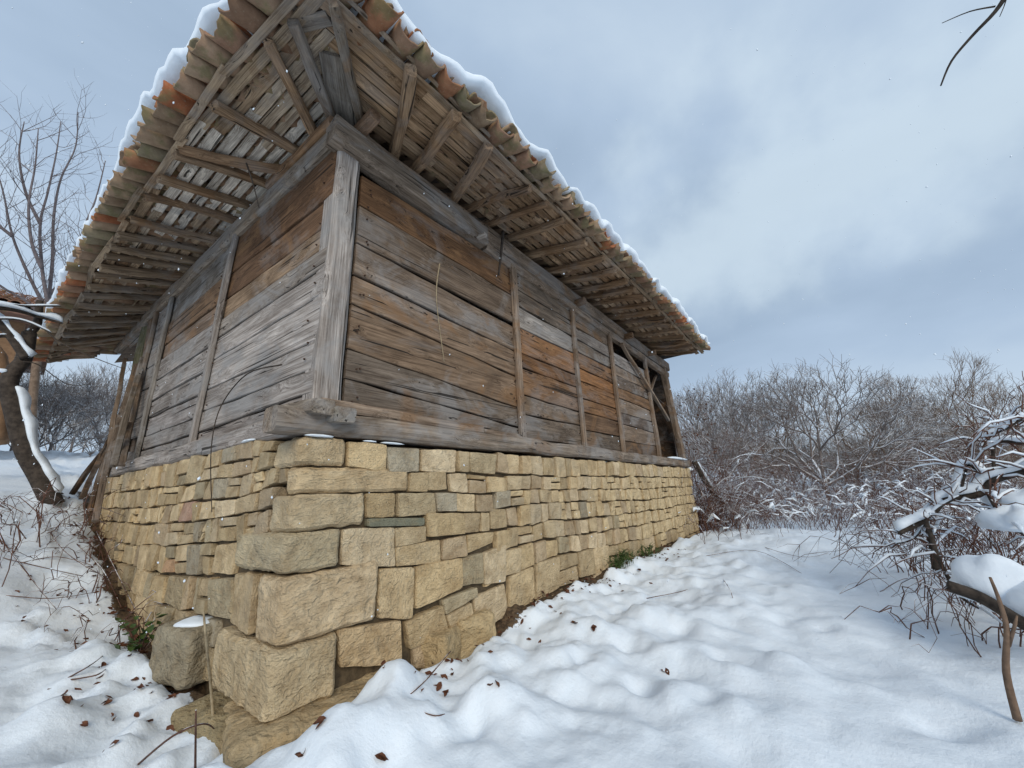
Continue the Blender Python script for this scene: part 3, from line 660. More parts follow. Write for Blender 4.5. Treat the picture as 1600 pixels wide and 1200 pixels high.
z = zrow(8, 1.95, -0.01); bay('R', 5.53, 7.42, z, tilt(z), [(.40, .38, .36), GREYB, (.18, .15, .125), BROWN, GREYB, (.17, .14, .12), GREYB, DARK])
zt = [2.40, 1.88, 1.60, 1.38, 1.17, 0.93, 0.54, 0.31, 0.12, -0.01]
cL = [(0.155, 0.09, 0.05), (0.18, 0.11, 0.065), (0.27, 0.20, 0.135), (0.30, 0.28, 0.255), (0.40, 0.385, 0.37), (0.42, 0.405, 0.39), (0.41, 0.395, 0.38), (0.37, 0.355, 0.34), (0.33, 0.31, 0.295)]
bay('L', 0.02, 2.36, zt, [2.44, 1.96, 1.64, 1.40, 1.16, 0.90, 0.57, 0.33, 0.10, -0.01], [var(c, .06) for c in cL])
z = [2.46, 2.02, 1.66, 1.42, 1.12, 0.83, 0.56, 0.30, 0.10, -0.01]
cL2 = [(.20, .185, .165), (.18, .12, .075), (.22, .17, .13), (.29, .28, .27), (.32, .31, .30), (.30, .29, .28), (.30, .29, .285), (.27, .26, .25), (.25, .24, .23)]
bay('L', 2.38, 4.55, z, tilt(z, .02), [var(c, .06) for c in cL2])
z = zrow(6, 2.44, 0.35); bay('L', 4.58, 5.4, z, tilt(z, .05), [var((.22, .205, .19)) for _ in range(6)])
plank('L', 4.72, 5.3, 0.0, 0.02, 0.12, 0.16, var((.22, .2, .18)))
# battens
def batten(P0, P1, w=0.075, d=0.05, c=GREYB, par=barn): return beam('batten', P0, P1, w, d, par, var(c), 8, 0.006, up_=Vector((0, 1, 0)) if abs((P1-P0).x) < 9 else None)
V3 = Vector
batten(V3((2.50, -0.035, -0.06)), V3((2.45, -0.035, 2.33)), 0.10, 0.06)
batten(V3((4.06, -0.035, -0.06)), V3((4.03, -0.035, 2.32)), 0.085, 0.06)
batten(V3((5.52, -0.035, -0.06)), V3((5.45, -0.035, 2.28)), 0.09, 0.06)
batten(V3((7.45, -0.035, -0.06)), V3((7.32, -0.035, 2.25)), 0.11, 0.07)
beam('brace', (5.9, -0.09, 2.15), (8.45, -0.05, 0.9), 0.07, 0.06, barn, var(GREYB), 8, 0.015)
beam('brace', (7.6, 0.25, 0.9), (8.3, 0.25, 2.2), 0.09, 0.08, barn, (.36, .34, .32), 8, 0.03, bow=0.08)
beam('brace', (8.0, 0.15, 1.6), (8.7, 0.15, 2.15), 0.06, 0.06, barn, GREYB, 5, 0.02)
def lbatten(s0, s1, w=0.075, c=SILVER): return beam('batten', Lp(s0, .035, -0.03), Lp(s1, .035, 2.44), w, 0.05, barn, var(c), 8, 0.006, up_=NL)
lbatten(2.37, 2.14, 0.085, (.28, .27, .26)); lbatten(4.60, 4.52, 0.085, (.30, .295, .28)); lbatten(5.38, 5.3, 0.09, GREYB)
m = MB()
for ux in (.32, 2.40, 2.58, 3.98, 4.14, 5.42, 5.6, 7.3):
    zz = .12
    while zz < 2.2:
        for _ in range(2):
            c_ = V3((ux+R.uniform(-.03, .03), -.012, zz+R.uniform(-.08, .08))); m.tube([c_, c_+V3((0, -.012, 0))], [.009, .007], 6)
        zz += .29
for us in (.15, 2.2, 2.5, 4.4):
    zz = .12
    while zz < 2.3:
        c_ = Lp(us+R.uniform(-.03, .03), .012, zz+R.uniform(-.08, .08)); m.tube([c_, c_+NL*.012], [.009, .007], 6); zz += .22
tag(m.build('nails', mk_plain('rusty_iron', (.03, .02, .015, 1), (.10, .05, .03, 1), 60), barn), None, None, None, 'stuff')
# far walls, floor: they close the inside, its shade put into their near-black colour
z = 2.3
for i in range(9):
    plank('L', 0, 1, 9, 9, 9.2, 9.2, DARK) if False else None
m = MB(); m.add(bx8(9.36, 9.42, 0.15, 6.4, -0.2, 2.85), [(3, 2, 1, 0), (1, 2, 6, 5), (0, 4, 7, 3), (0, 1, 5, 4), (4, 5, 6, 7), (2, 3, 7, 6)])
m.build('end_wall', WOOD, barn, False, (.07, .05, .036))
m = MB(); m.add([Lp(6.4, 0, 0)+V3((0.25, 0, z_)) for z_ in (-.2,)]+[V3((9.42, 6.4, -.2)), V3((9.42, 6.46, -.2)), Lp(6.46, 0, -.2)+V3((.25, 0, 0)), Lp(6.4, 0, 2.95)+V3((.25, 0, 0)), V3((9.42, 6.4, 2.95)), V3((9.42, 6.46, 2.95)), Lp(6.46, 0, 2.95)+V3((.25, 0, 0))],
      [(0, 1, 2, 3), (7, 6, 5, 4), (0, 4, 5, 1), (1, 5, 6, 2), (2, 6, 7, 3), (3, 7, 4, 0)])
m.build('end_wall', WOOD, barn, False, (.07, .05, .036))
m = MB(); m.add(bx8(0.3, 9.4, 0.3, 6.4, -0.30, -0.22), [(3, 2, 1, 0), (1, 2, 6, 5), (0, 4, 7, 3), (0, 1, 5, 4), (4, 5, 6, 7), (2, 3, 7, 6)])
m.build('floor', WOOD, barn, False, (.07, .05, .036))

# ---- roof: eave line, rafters, laths, tiles, snow
roof = empty('roof', (0, 0, 0), barn); roof['label'] = 'low hipped roof of curved clay tiles on split laths'
def oR(x): return float(np.interp(x, [-0.7, 0.8, 2.2, 9.4], [0.80, 0.86, 0.90, 0.90]))
def oL(s): return float(np.interp(s, [-0.9, 0.2, 1.0, 2.4, 8], [0.65, 0.78, 0.84, 0.88, 0.88]))
def eR(x): return V3((x, -oR(x), float(np.interp(x, [-0.7, 0.6, 2, 6, 9.3], [2.69, 2.68, 2.66, 2.68, 2.60]))))
def eL(s): return Lp(s, oL(s), float(np.interp(s, [-0.8, 0.5, 2, 4, 6, 8.7], [2.69, 2.62, 2.61, 2.58, 2.42, 2.12])))
X0, X1, S0, S1 = -0.617, 9.15, -0.83, 8.6
def roofR(x, w):
    """point on top of the laths, w metres in from the eave"""
    e_ = eR(x); w1 = min(w, 1.0); w2 = max(0, w-1.0); return V3((x, e_.y+w, e_.z+0.19*w1+0.42*w2))
def roofL(s, w):
    e_ = eL(s); w1 = min(w, 1.0); w2 = max(0, w-1.0); p_ = e_-NL*w; k_ = 0.21+max(0, 2.62-e_.z)*.95; p_.z = e_.z+k_*w1+0.42*w2; return p_
RC = [(.35, .25, .16), (.32, .22, .135), (.39, .29, .195), (.29, .195, .12)]
def rafter(A, B, w=0.085, h=0.10, c=None, bow=0.0):
    return beam('rafter', A, B, w, h, roof, var(c or R.choice(RC)), 8, 0.018, roll=R.uniform(-.25, .25), bow=bow+R.uniform(-.035, .035), ragged=0.02, taper=R.uniform(.82, 1.05))
dz = V3((0, 0, 0.05))
for (a, b) in [((616, 240), (640, 122)), ((650, 262), (712, 182)), ((708, 310), (760, 230))]:
    A = onY(*a, 0.0); A.z = 2.70; Bp = onY(*b, -0.84); Bp.z = eR(Bp.x).z-0.10
    d = A-Bp; rafter(A+d*0.3+dz, Bp+dz-d*0.03, 0.10, 0.09)
xs = [1.75, 2.10, 2.50, 2.97, 3.50, 4.0]+[4.0+.40*i for i in range(1, 13)]
for x in xs:
    x += R.uniform(-.04, .04); B = roofR(x+R.uniform(-.03, .03), 0.03); A = roofR(x, 1.15)
    rafter(A-dz, B-dz, R.uniform(.08, .11), R.uniform(.085, .105), bow=R.uniform(-.02, .02))
for i, (a, b) in enumerate([((496, 229), (386, 90)), ((470, 246), (329, 148)), ((451, 268), (292, 180)), ((421, 298), (260, 225)), ((391, 328), (249, 277)), ((369, 347), (219, 319)), ((342, 377), (185, 349))]):
    A = onL(*a, 0.0); sA = A.dot(LW); Bq = onL(*b, 0.80); sB = Bq.dot(LW) if i < 3 else sA+R.uniform(-.04, .04)
    B = roofL(sB, 0.05)-dz; A = Lp(sA, 0, 2.80)-dz; d = A-B
    rafter(A+d*0.25, B, R.uniform(.075, .09), R.uniform(.08, .10), bow=0.03 if i == 5 else 0)
s = 3.35
while s < 8.5:
    B = roofL(s, 0.02)-dz; A = roofL(s, 1.1)-dz; rafter(A, B, R.uniform(.09, .13), R.uniform(.08, .105), (.30, .235, .165), R.uniform(-.03, .04)); s += R.uniform(.30, .38)
# hip timbers
for (a, b, w, h, c) in [((522, 204), (456, 42), .085, .085, (.2, .165, .13)), ((560, 178), (520, 8), .075, .07, (.22, .185, .14))]:
    A = onZ(*a, 2.73); B = onZ(*b, 2.60); d = A-B; rafter(A+d*0.4+dz*.9, B+dz*.9, w, h, c)
A = onZ(538, 205, 2.76); B = onZ(522, 92, 2.70); beam('hip_board', A+(A-B)*.3+dz, B+dz, 0.24, 0.035, roof, (.30, .285, .255), 6, 0.01)
A = onZ(452, 52, 2.66); B = onZ(515, 38, 2.66); beam('eave_board', A+dz, B+dz, 0.10, 0.035, roof, (.24, .205, .16), 4, 0.01)
A = onZ(448, 18, 2.70); B = onZ(500, -22, 2.70); beam('eave_board', A+dz, B+dz, 0.11, 0.04, roof, (.2, .17, .13), 4, 0.01)
# laths
def lathrow(fn, t0, t1, k, w, colf, o_):
    t = t0
    while t < t1-.15:
        ln = R.uniform(0.9, 2.0) if not o_ else R.uniform(.45, 1.3); t2 = min(t+ln, t1)
        if t1-t2 < .3: t2 = t1
        A = fn(t-0.03, k+R.uniform(-o_, o_)); B = fn(t2+.03, k+R.uniform(-o_, o_)); A.z += R.uniform(-o_, o_)*.5; B.z += R.uniform(-o_, o_)*.5; mid = fn((t+t2)/2, k)
        ud = V3((0, 0, 1)); 
        ob = beam('lath', A+V3((0, 0, .012+R.uniform(0, .012))), B+V3((0, 0, .012+R.uniform(0, .012))), w*R.uniform(.85, 1.1), 0.024, roof, colf(t), 5, 0.008, roll=R.uniform(-.1, .1), ragged=.02)
        t = t2
for i, w in enumerate([0.10, 0.225, 0.35, 0.475, 0.60, 0.725, 0.86]):
    f = w/0.9
    lathrow(lambda x, k: roofR(x, k*oR(x)), X0+f*0.55, X1, f, 0.09, lambda t: var(R.choice([(.42, .30, .19), (.35, .245, .15), (.46, .35, .24)]), .2), 0)
    lathrow(lambda q, k: roofL(q, k*oL(q)), S0+f*0.75, S1, f, 0.088, lambda t: var((.74, .72, .655), .14) if -.3 < t < 2.2 else var(R.choice([(.44, .35, .24), (.38, .29, .195), (.50, .43, .33)])), 0)
# outermost eave pole
lathrow(lambda x, k: roofR(x, k)+V3((0, 0, -.015)), X0, X1, 0.01, 0.05, lambda t: var((.33, .255, .175), .25), .03)
lathrow(lambda q, k: roofL(q, k)+V3((0, 0, -.015)), S0, S1, 0.01, 0.06, lambda t: var((.36, .285, .20), .25), .04)
lathrow(lambda x, k: roofR(x, k)+V3((0, 0, .035)), X0, X1, -0.03, 0.035, lambda t: var((.28, .22, .155), .2), .015)
# clay tiles
def tile_mesh(seed):
    rr = random.Random(seed); V = []; F = []; n = 8; mlen = 4; L = 0.46; ch = [rr.uniform(-.012, .012) for _ in range(n+1)]
    if seed % 3 == 0:
        c0 = rr.randrange(n); 
        for q in range(3): ch[min(n, c0+q)] += 0.045*rr.random()
    for lay, dr in ((0, 0.0), (1, -0.016)):
        for i in range(mlen+1):
            t = i/mlen; r = lerp(0.112, 0.088, t)+dr
            for j in range(n+1):
                a = math.pi*(0.04+0.92*j/n); k = 1+0.04*noise.noise(V3((t*3, a*1.5, seed)))
                x = t*L+(ch[j]*(1-t)**3)
                V.append(V3((x, r*math.cos(a)*k, r*0.95*math.sin(a)*k)))
    st = (mlen+1)*(n+1)
    for i in range(mlen):
        for j in range(n):
            a = i*(n+1)+j; F.append((a, a+1, a+n+2, a+n+1)); F.append((st+a, st+a+n+1, st+a+n+2, st+a+1))
        for j in (0, n):
            a = i*(n+1)+j; f = (a, a+n+1, st+a+n+1, st+a); F.append(f if j == 0 else f[::-1])
    for j in range(n):
        F.append((j, st+j, st+j+1, j+1)); a = mlen*(n+1)+j; F.append((a, a+1, st+a+1, st+a))
    m_ = bpy.data.meshes.new('tile'); m_.from_pydata([tuple(v) for v in V], [], F); m_.polygons.foreach_set('use_smooth', [True]*len(F)); m_.update(); m_.materials.append(TILE)
    return m_, V, F
TM = [tile_mesh(k) for k in range(6)]
TC = [(.36, .215, .14), (.40, .19, .10), (.33, .225, .15), (.37, .25, .165), (.34, .24, .155), (.31, .19, .12), (.42, .30, .20), (.30, .245, .16), (.45, .165, .075)]
rows = MB(); ntile = 0
def tile(P0, inw, slope, cover, single, k=0):
    X_ = V3((inw.x, inw.y, slope)).normalized(); Y_ = V3((0, 0, 1)).cross(X_).normalized(); Z_ = X_.cross(Y_)
    q = Matrix.Rotation(R.uniform(-.14, .14), 3, Z_)@Matrix.Rotation(R.uniform(-.10, .08), 3, Y_)@Matrix.Rotation(R.uniform(-.15, .15), 3, X_)
    X_, Y_, Z_ = q@X_, q@Y_, q@Z_
    if not cover: Y_, Z_ = -Y_, -Z_
    M = Matrix(((X_.x, Y_.x, Z_.x, P0.x), (X_.y, Y_.y, Z_.y, P0.y), (X_.z, Y_.z, Z_.z, P0.z), (0, 0, 0, 1)))
    tm, V, F = R.choice(TM)
    if single:
        c = R.choice(TC); o = link('tile', tm, TILE, roof, var(c, .15), M)
    else: rows.add([M@v for v in V], F)
for fn, inw, t0, t1, base, dx in ((roofR, V3((0, 1, 0)), X0-.03, X1+.08, 0.19, 1), (roofL, -NL, S0+.02, S1+.05, 0.21, 1)):
    t = t0; i = 0
    while t < t1:
        for k in range(4):
            w = -0.215+0.34*k
            if k and ((fn is roofR and t < X0+w*0.9) or (fn is roofL and t < S0+w*1.0)): continue
            jt = R.uniform(-.012, .012); jw = R.uniform(-.05, .05) if k == 0 else 0
            p0 = fn(t+jt, max(w, 0)); p0 += V3((inw.x, inw.y, base))*(min(w, 0)+jw)
            tile(p0+V3((0, 0, .135-.008*k)), inw, base-0.03, False, k == 0)
            p1 = fn(t+.1075+jt, max(w+.03, 0)); p1 += V3((inw.x, inw.y, base))*(min(w+.03, 0)+R.uniform(-.03, .085))
            tile(p1+V3((0, 0, .10)), inw, base-0.03, True, k == 0)
        t += 0.215; i += 1
tag(rows.build('upper_tiles', TILE, roof, True, (.34, .22, .14)), None, None, None, 'stuff')
# roof deck behind the eaves
PATH = []   # (point on eave, inward vector, slope)
for s in np.arange(S1+.03, S0+.01, -0.09): PATH.append((eL(s), -NL, 0.21))
cinw = (V3((1, 1, 0))).normalized()*1.4
for k in range(1, 5): a = k/5; PATH.append((lerp(eL(S0), eR(X0), a), lerp(-NL, V3((0, 1, 0)), a)*(1+.25*math.sin(math.pi*a)), 0.2))
for x in np.arange(X0, X1+.08, 0.09): PATH.append((eR(x), V3((0, 1, 0)), 0.19))
def strip(name, prof, mat_, parent, jitter=0.0, zoff=0.0):
    V = []; F = []; n = len(prof)
    for e_, inw, sl in PATH:
        c = abs((e_-eR(X0)).length)
        for j, (w, h) in enumerate(prof):
            ww = w
            if jitter: h = .16+(h-.16)*max(.42, .78+.75*noise.noise(e_*1.1+V3((8, 0, 0))))
            # towards the hip the slopes meet: shorten the run
            lim = 4.6
            along = (e_.x-X0) if inw.y > .9 and abs(inw.x) < .2 else 9
            if abs(inw.x) > .9: along = e_.dot(LW)-S0
            if w > 0.3: ww = 0.3+(min(w, max(0.02, along)+.3)-.3)
            w1 = min(ww, 1.0); w2 = max(0, ww-1.0)
            p_ = e_+inw*ww+V3((0, 0, sl*w1+.42*w2+h+zoff))
            if jitter:
                edge = 1 if j < 5 else 0.5
                o1 = jitter*(noise.noise(e_*1.9+V3((0, 0, 4)))*1.1+noise.noise(e_*4.6)*1.0+abs(noise.noise(e_*3.1+V3((3, 0, 0))))*.9-.2)
                p_ += V3((-inw.x*o1*.6*edge, -inw.y*o1*.6*edge, 0)) if h < .12 else V3((-inw.x*o1*.4*edge, -inw.y*o1*.4*edge, o1*1.1))
                p_.z += 0.02*noise.noise(p_*5)
            V.append(p_)
    for i in range(len(PATH)-1):
        for j in range(n-1): F.append((i*n+j, (i+1)*n+j, (i+1)*n+j+1, i*n+j+1))
    m = MB(); m.add(V, F); return m.build(name, mat_, parent, True)
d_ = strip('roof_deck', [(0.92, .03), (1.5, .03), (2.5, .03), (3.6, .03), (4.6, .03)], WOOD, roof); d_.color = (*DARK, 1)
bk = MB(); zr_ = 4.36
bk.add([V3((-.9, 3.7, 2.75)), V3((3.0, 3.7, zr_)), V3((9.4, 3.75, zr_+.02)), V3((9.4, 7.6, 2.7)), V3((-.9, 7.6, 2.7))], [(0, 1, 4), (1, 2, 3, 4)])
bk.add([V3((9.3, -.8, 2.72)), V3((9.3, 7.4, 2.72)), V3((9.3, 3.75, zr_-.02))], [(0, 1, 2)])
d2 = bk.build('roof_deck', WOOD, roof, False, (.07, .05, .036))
sn = strip('roof_snow', [(0.25, .15), (0.0, .20), (-.15, .225), (-.21, .26), (-.23, .32), (-.19, .38), (-.09, .43), (.12, .45), (.5, .45), (.9, .43), (1.5, .40), (2.5, .38), (3.6, .38), (4.6, .38)], SNOW, None, 0.09)
tag(sn, 'thick white snow lying on the tiled roof of the barn', 'snow', None, 'stuff')

# ------------------------------------------------------------------ small snow patches on ledges
m = MB()
def blob(m, c, rx, ry, rz, ang=0, seed=0, nu=14, nv=7, amp=.25):
    V = []; F = []
    for i in range(nv+1):
        th = math.pi*i/nv
        for j in range(nu):
            a = 2*math.pi*j/nu
            d = V3((math.sin(th)*math.cos(a), math.sin(th)*math.sin(a), math.cos(th)))
            k = 1+amp*noise.noise(d*1.7+V3((seed, seed*2, 0)))+.35*amp*noise.noise(d*4+V3((seed, 0, 0)))
            z_ = d.z*rz*k if d.z > 0 else d.z*rz*.35
            x_, y_ = d.x*rx*k, d.y*ry*k
            V.append(V3(c)+V3((x_*math.cos(ang)-y_*math.sin(ang), x_*math.sin(ang)+y_*math.cos(ang), z_)))
    for i in range(nv):
        for j in range(nu): j2 = (j+1) % nu; F.append((i*nu+j, (i+1)*nu+j, (i+1)*nu+j2, i*nu+j2))
    m.add(V, F)
blob(m, (0.03, -0.10, -0.212), .10, .035, .014, 0, 1); blob(m, (0.62, -0.10, -.222), .11, .03, .012, 0, 2); blob(m, (0.42, -0.10, -.22), .06, .02, .01, 0, 4)
blob(m, Lp(.75, .10, -.165), .12, .03, .015, 1.6, 3); blob(m, (-.17, 1.13, -1.50), .13, .16, .035, .4, 5)
blob(m, (8.6, -.08, -.02), .75, .09, .045, 0, 6); blob(m, (9.45, -.08, -.25), .09, .1, .08, 0, 7)
tag(m.build('ledge_snow', SNOW), 'thin strips of snow caught on the stone ledges of the barn', 'snow', None, 'stuff')

# ------------------------------------------------------------------ debris leaning at the far left end of the barn
poles = [((150, 812), (196, 560), .06, .035, GREYB), ((128, 780), (192, 640), .06, .03, DARK), ((112, 772), (172, 690), .07, .06, DARK), ((165, 745), (212, 570), .08, .05, GREYB),
         ((178, 728), (222, 560), .07, .05, (.25, .22, .18)), ((190, 728), (204, 660), .06, .025, GREYB), ((140, 800), (182, 650), .06, .05, DARK)]
for i, (a, b, w, h, c) in enumerate(poles):
    A = onL(*a, .42-.03*i); B = onL(*b, .06)
    A = V3((A.x, A.y, A.z))
    o = beam('leaning_board', A, B, w, h, None, tuple(v*.62 for v in var(c)), 6, 0.015, roll=R.uniform(-.5, .5), taper=.9)
    tag(o, ['broad grey board leaning nearest at the far left end of the barn', 'grey board leaning second at the left end of the barn', 'dark pole lowest in the heap by the left end of the barn', 'grey pole leaning against the left end posts of the barn',
            'brown pole leaning beside the last batten of the silvery wall', 'short brown board standing on the stone ledge at the left end', 'dark thin pole behind the broad leaning grey board'][i], 'board', 'boards leaning at the left end of the barn')

def leafshape(m, c, s, rng, wid=.55):
    a = rng.uniform(0, 6.28); n_ = V3((rng.gauss(0, .5), rng.gauss(0, .5), 1)).normalized(); X_ = n_.orthogonal().normalized(); X_ = Matrix.Rotation(a, 3, n_)@X_; Y_ = n_.cross(X_)
    cu = rng.uniform(.15, .5)*s; V = []
    for (x, y) in ((-1, 0), (-.5, .8), (.1, 1), (.7, .55), (1.1, 0), (.7, -.55), (.1, -1), (-.5, -.8), (0, 0)):
        V.append(c+X_*(x*s*.5)+Y_*(y*s*.5*wid)+n_*(cu*(y*y)*.7+cu*x*x*.3))
    m.add(V, [(8, i, (i+1) % 8) for i in range(8)])
# ------------------------------------------------------------------ trees
RMIN = .003
def grow(m, rng, p, d, L, r, lev, maxlev, seg=4, spread=0.7, upb=0.12, kids=(5, 6, 5, 3), k=(7, 5, 4, 3, 3), wig=0.16, tips=None, gnarl=1.0, start=0.3):
    pts = [p.copy()]; rad = [r]; dd = d.copy()
    for i in range(seg):
        dd = (dd+V3((rng.gauss(0, wig), rng.gauss(0, wig), rng.gauss(0, wig)+upb))*gnarl).normalized()
        p = p+dd*(L/seg); pts.append(p.copy()); rad.append(r*(1-0.62*(i+1)/seg) if lev < maxlev else r*(1-.7*(i+1)/seg))
    m.tube(pts, rad, k[min(lev, len(k)-1)], lev == 0)
    if lev >= maxlev: return
    nk = kids[min(lev, len(kids)-1)]
    for q in range(nk):
        t = start+(1-start)*(q+rng.random())/nk; i = min(seg-1, int(t*seg)); f = t*seg-i
        b = lerp(pts[i], pts[i+1], f); ax = (pts[i+1]-pts[i]).normalized()
        sd_ = ax.orthogonal().normalized(); sd_ = Matrix.Rotation(rng.uniform(0, 6.28), 3, ax)@sd_
        nd = (ax*(1-spread*.55)+sd_*spread+V3((0, 0, .10))).normalized()
        grow(m, rng, b, nd, L*rng.uniform(.5, .78)*(1.1-.35*t), max(RMIN, lerp(rad[i], rad[i+1], f)*.66), lev+1, maxlev, max(2, seg-1), spread, upb, kids, k, wig, tips, gnarl, .2)
def treemesh(seed, H, r, trunk=.35, spread=.75, maxlev=4, kids=(7, 6, 5, 4), upb=.08, lean=0):
    rng = random.Random(seed); m = MB(); p = V3((0, 0, -.2)); ht = H*trunk
    m.tube([p, V3((lean*.3, 0, ht*.5)), V3((lean, 0, ht))], [r, r*.85, r*.7], 7)
    for q in range(kids[0]):
        a = 6.28*(q+rng.random()*.7)/kids[0]; el = rng.uniform(.45, 1.25)
        d = V3((math.cos(a)*math.cos(el), math.sin(a)*math.cos(el), math.sin(el)))
        grow(m, rng, V3((lean*.9, 0, ht*rng.uniform(.75, 1.0))), d, H*rng.uniform(.42, .62), r*.5, 1, maxlev, 5, spread, upb, kids, (7, 5, 4, 3, 3), .13)
    return m
def forktree(seed, H, r, trunk=.18, ang=.42, depth=7, nb=5, up_=.10, flat=.0):
    rng = random.Random(seed); m = MB(); ht = H*trunk
    m.tube([V3((0, 0, -.2)), V3((rng.gauss(0, .04), rng.gauss(0, .04), ht*.5)), V3((0, 0, ht))], [r, r*.85, r*.75], 7)
    def br(p, d, L, rr_, k):
        mid = p+d*(L*.5)+V3((rng.gauss(0, .06), rng.gauss(0, .06), rng.gauss(0, .06)))*L; e_ = p+d*L+V3((rng.gauss(0, .05), rng.gauss(0, .05), rng.gauss(0, .05)))*L
        m.tube([p, mid, e_], [rr_, rr_*.86, rr_*.72], 5 if k > 4 else 3, False)
        if k < 4:
            for _ in range(2):
                v = (d+V3((rng.gauss(0, .7), rng.gauss(0, .7), rng.gauss(.1, .6)))).normalized(); q = lerp(p, e_, rng.random())
                m.tube([q, q+v*L*.4+V3((0, 0, .02)), q+v*L*.8], [RMIN, RMIN*.8, RMIN*.5], 3, False)
        if k == 0: return
        n = 3 if rng.random() < .38 else 2; a0 = rng.uniform(0, 6.28); o_ = d.orthogonal().normalized()
        for q in range(n):
            sd_ = Matrix.Rotation(a0+6.28*q/n+rng.gauss(0, .3), 3, d)@o_; a = ang*rng.uniform(.6, 1.45)
            nd = (d*math.cos(a)+sd_*math.sin(a)+V3((0, 0, up_-flat*(1-k/depth)))).normalized()
            br(e_, nd, L*rng.uniform(.70, .92), max(RMIN, rr_*.70), k-1)
    for q in range(nb):
        a = 6.28*(q+rng.random()*.6)/nb; el = rng.uniform(.45, 1.2)
        br(V3((0, 0, ht*rng.uniform(.7, 1))), V3((math.cos(a)*math.cos(el), math.sin(a)*math.cos(el), math.sin(el))), H*.21, r*.5, depth-1)
    return m
def place(m, x, y, s, rz, z=None):
    M = Matrix.Translation((x, y, gz(x, y) if z is None else z))@Matrix.Rotation(rz, 4, 'Z')@Matrix.Scale(s, 4); return [M@v for v in m.V]
def tree_thing(label, m, px, t, ytop, rz, mt, group):
    P = dist(px, 760, t); x, y = P.x, P.y; s = (dist(px, ytop, t).z-gz(x, y))/float(np.percentile([v.z for v in m.V], 98.5))
    e_ = empty('bare_tree', (x, y, gz(x, y)-.05)); tag(e_, label, 'tree', group)
    nf = 7*2+2; tv = 21
    c = MB(); Mx = Matrix.Rotation(rz, 3, 'Z')*s
    tr = MB(); tr.add([Mx@v for v in m.V[:tv]], m.F[:nf]); tr.build('trunk', mt, e_)
    c.V = [Mx@v for v in m.V]; c.F = m.F[nf:]; c.n = len(c.V)
    # drop unused trunk verts by remapping
    c.V = c.V[tv:]; c.F = [tuple(i-tv for i in f) for f in c.F]; c.build('crown', mt, e_)
    return e_
RMIN = .007
TV = [forktree(3, 6.6, .15, .16, .44, 7, 6, .06), forktree(5, 7.2, .16, .24, .38, 7, 5, .10), forktree(8, 8.4, .13, .5, .33, 6, 5, .16), forktree(12, 5.2, .10, .12, .48, 6, 6, .08), treemesh(17, 4.5, .05, .04, .6, 4, (10, 6, 5, 3), .14), treemesh(19, 4.2, .045, .03, .7, 4, (11, 6, 5, 3), .10)]
tree_thing('round crowned bare tree just beyond the right end of the barn', TV[1], 1135, 20, 590, .3, TWIG, 'bare trees on the right')
tree_thing('broad spreading bare tree in the middle of the right woodland', TV[0], 1290, 21, 576, 1.2, TWIG, 'bare trees on the right')
tree_thing('tall slender bare tree rising highest above the right woodland', TV[2], 1482, 30, 562, 2.0, TWIGD, 'bare trees on the right')
tree_thing('bare tree with loose upright crown next to the tall slender one', TV[2], 1556, 30, 582, 4.0, TWIGD, 'bare trees on the right')
tree_thing('low dense bare tree filling the gap right of the broad one', TV[3], 1390, 25, 614, 2.4, TWIGD, 'bare trees on the right')
tree_thing('bare tree with a low rounded crown left of the broad one', TV[1], 1215, 27, 618, 2.9, TWIGD, 'bare trees on the right')
tree_thing('dark bare tree at the right edge of the picture', TV[0], 1598, 26, 600, 5.2, TWIGD, 'bare trees on the right')
tree_thing('bare tree with a flat topped crown between the broad and the slender trees', TV[1], 1440, 30, 608, .9, TWIGD, 'bare trees on the right')
# the wood behind them: a mass
mass = MB(); rr = random.Random(5)
for i in range(60):
    px = 1060+i*(640/60)+rr.uniform(-12, 12); t = rr.uniform(21, 44); q = rr.choice(TV+TV[4:]*2)
    P = dist(px, 750, t); s = (dist(px, rr.uniform(655, 715) if t > 27 else rr.uniform(690, 735), t).z-gz(P.x, P.y))/float(np.percentile([v.z for v in q.V], 97))
    mass.add(place(q, P.x, P.y, s, rr.uniform(0, 6.28)), q.F)
tag(mass.build('woodland', TWIGD), 'bare winter woodland behind the clearing on the right', 'woodland', None, 'stuff')
lm = MB(); rr = random.Random(9)
for i in range(11):
    px = 20+i*18+rr.uniform(-6, 6); t = rr.uniform(18, 30); q = rr.choice(TV); P = dist(px, 700, t)
    s = (dist(px, rr.uniform(560, 640), t).z-gz(P.x, P.y))/max(v.z for v in q.V); lm.add(place(q, P.x, P.y, s, rr.uniform(0, 6.28)), q.F)
tag(lm.build('woodland', TWIG), 'snowy thicket behind the barn on the left', 'woodland', None, 'stuff')
RMIN = .0035
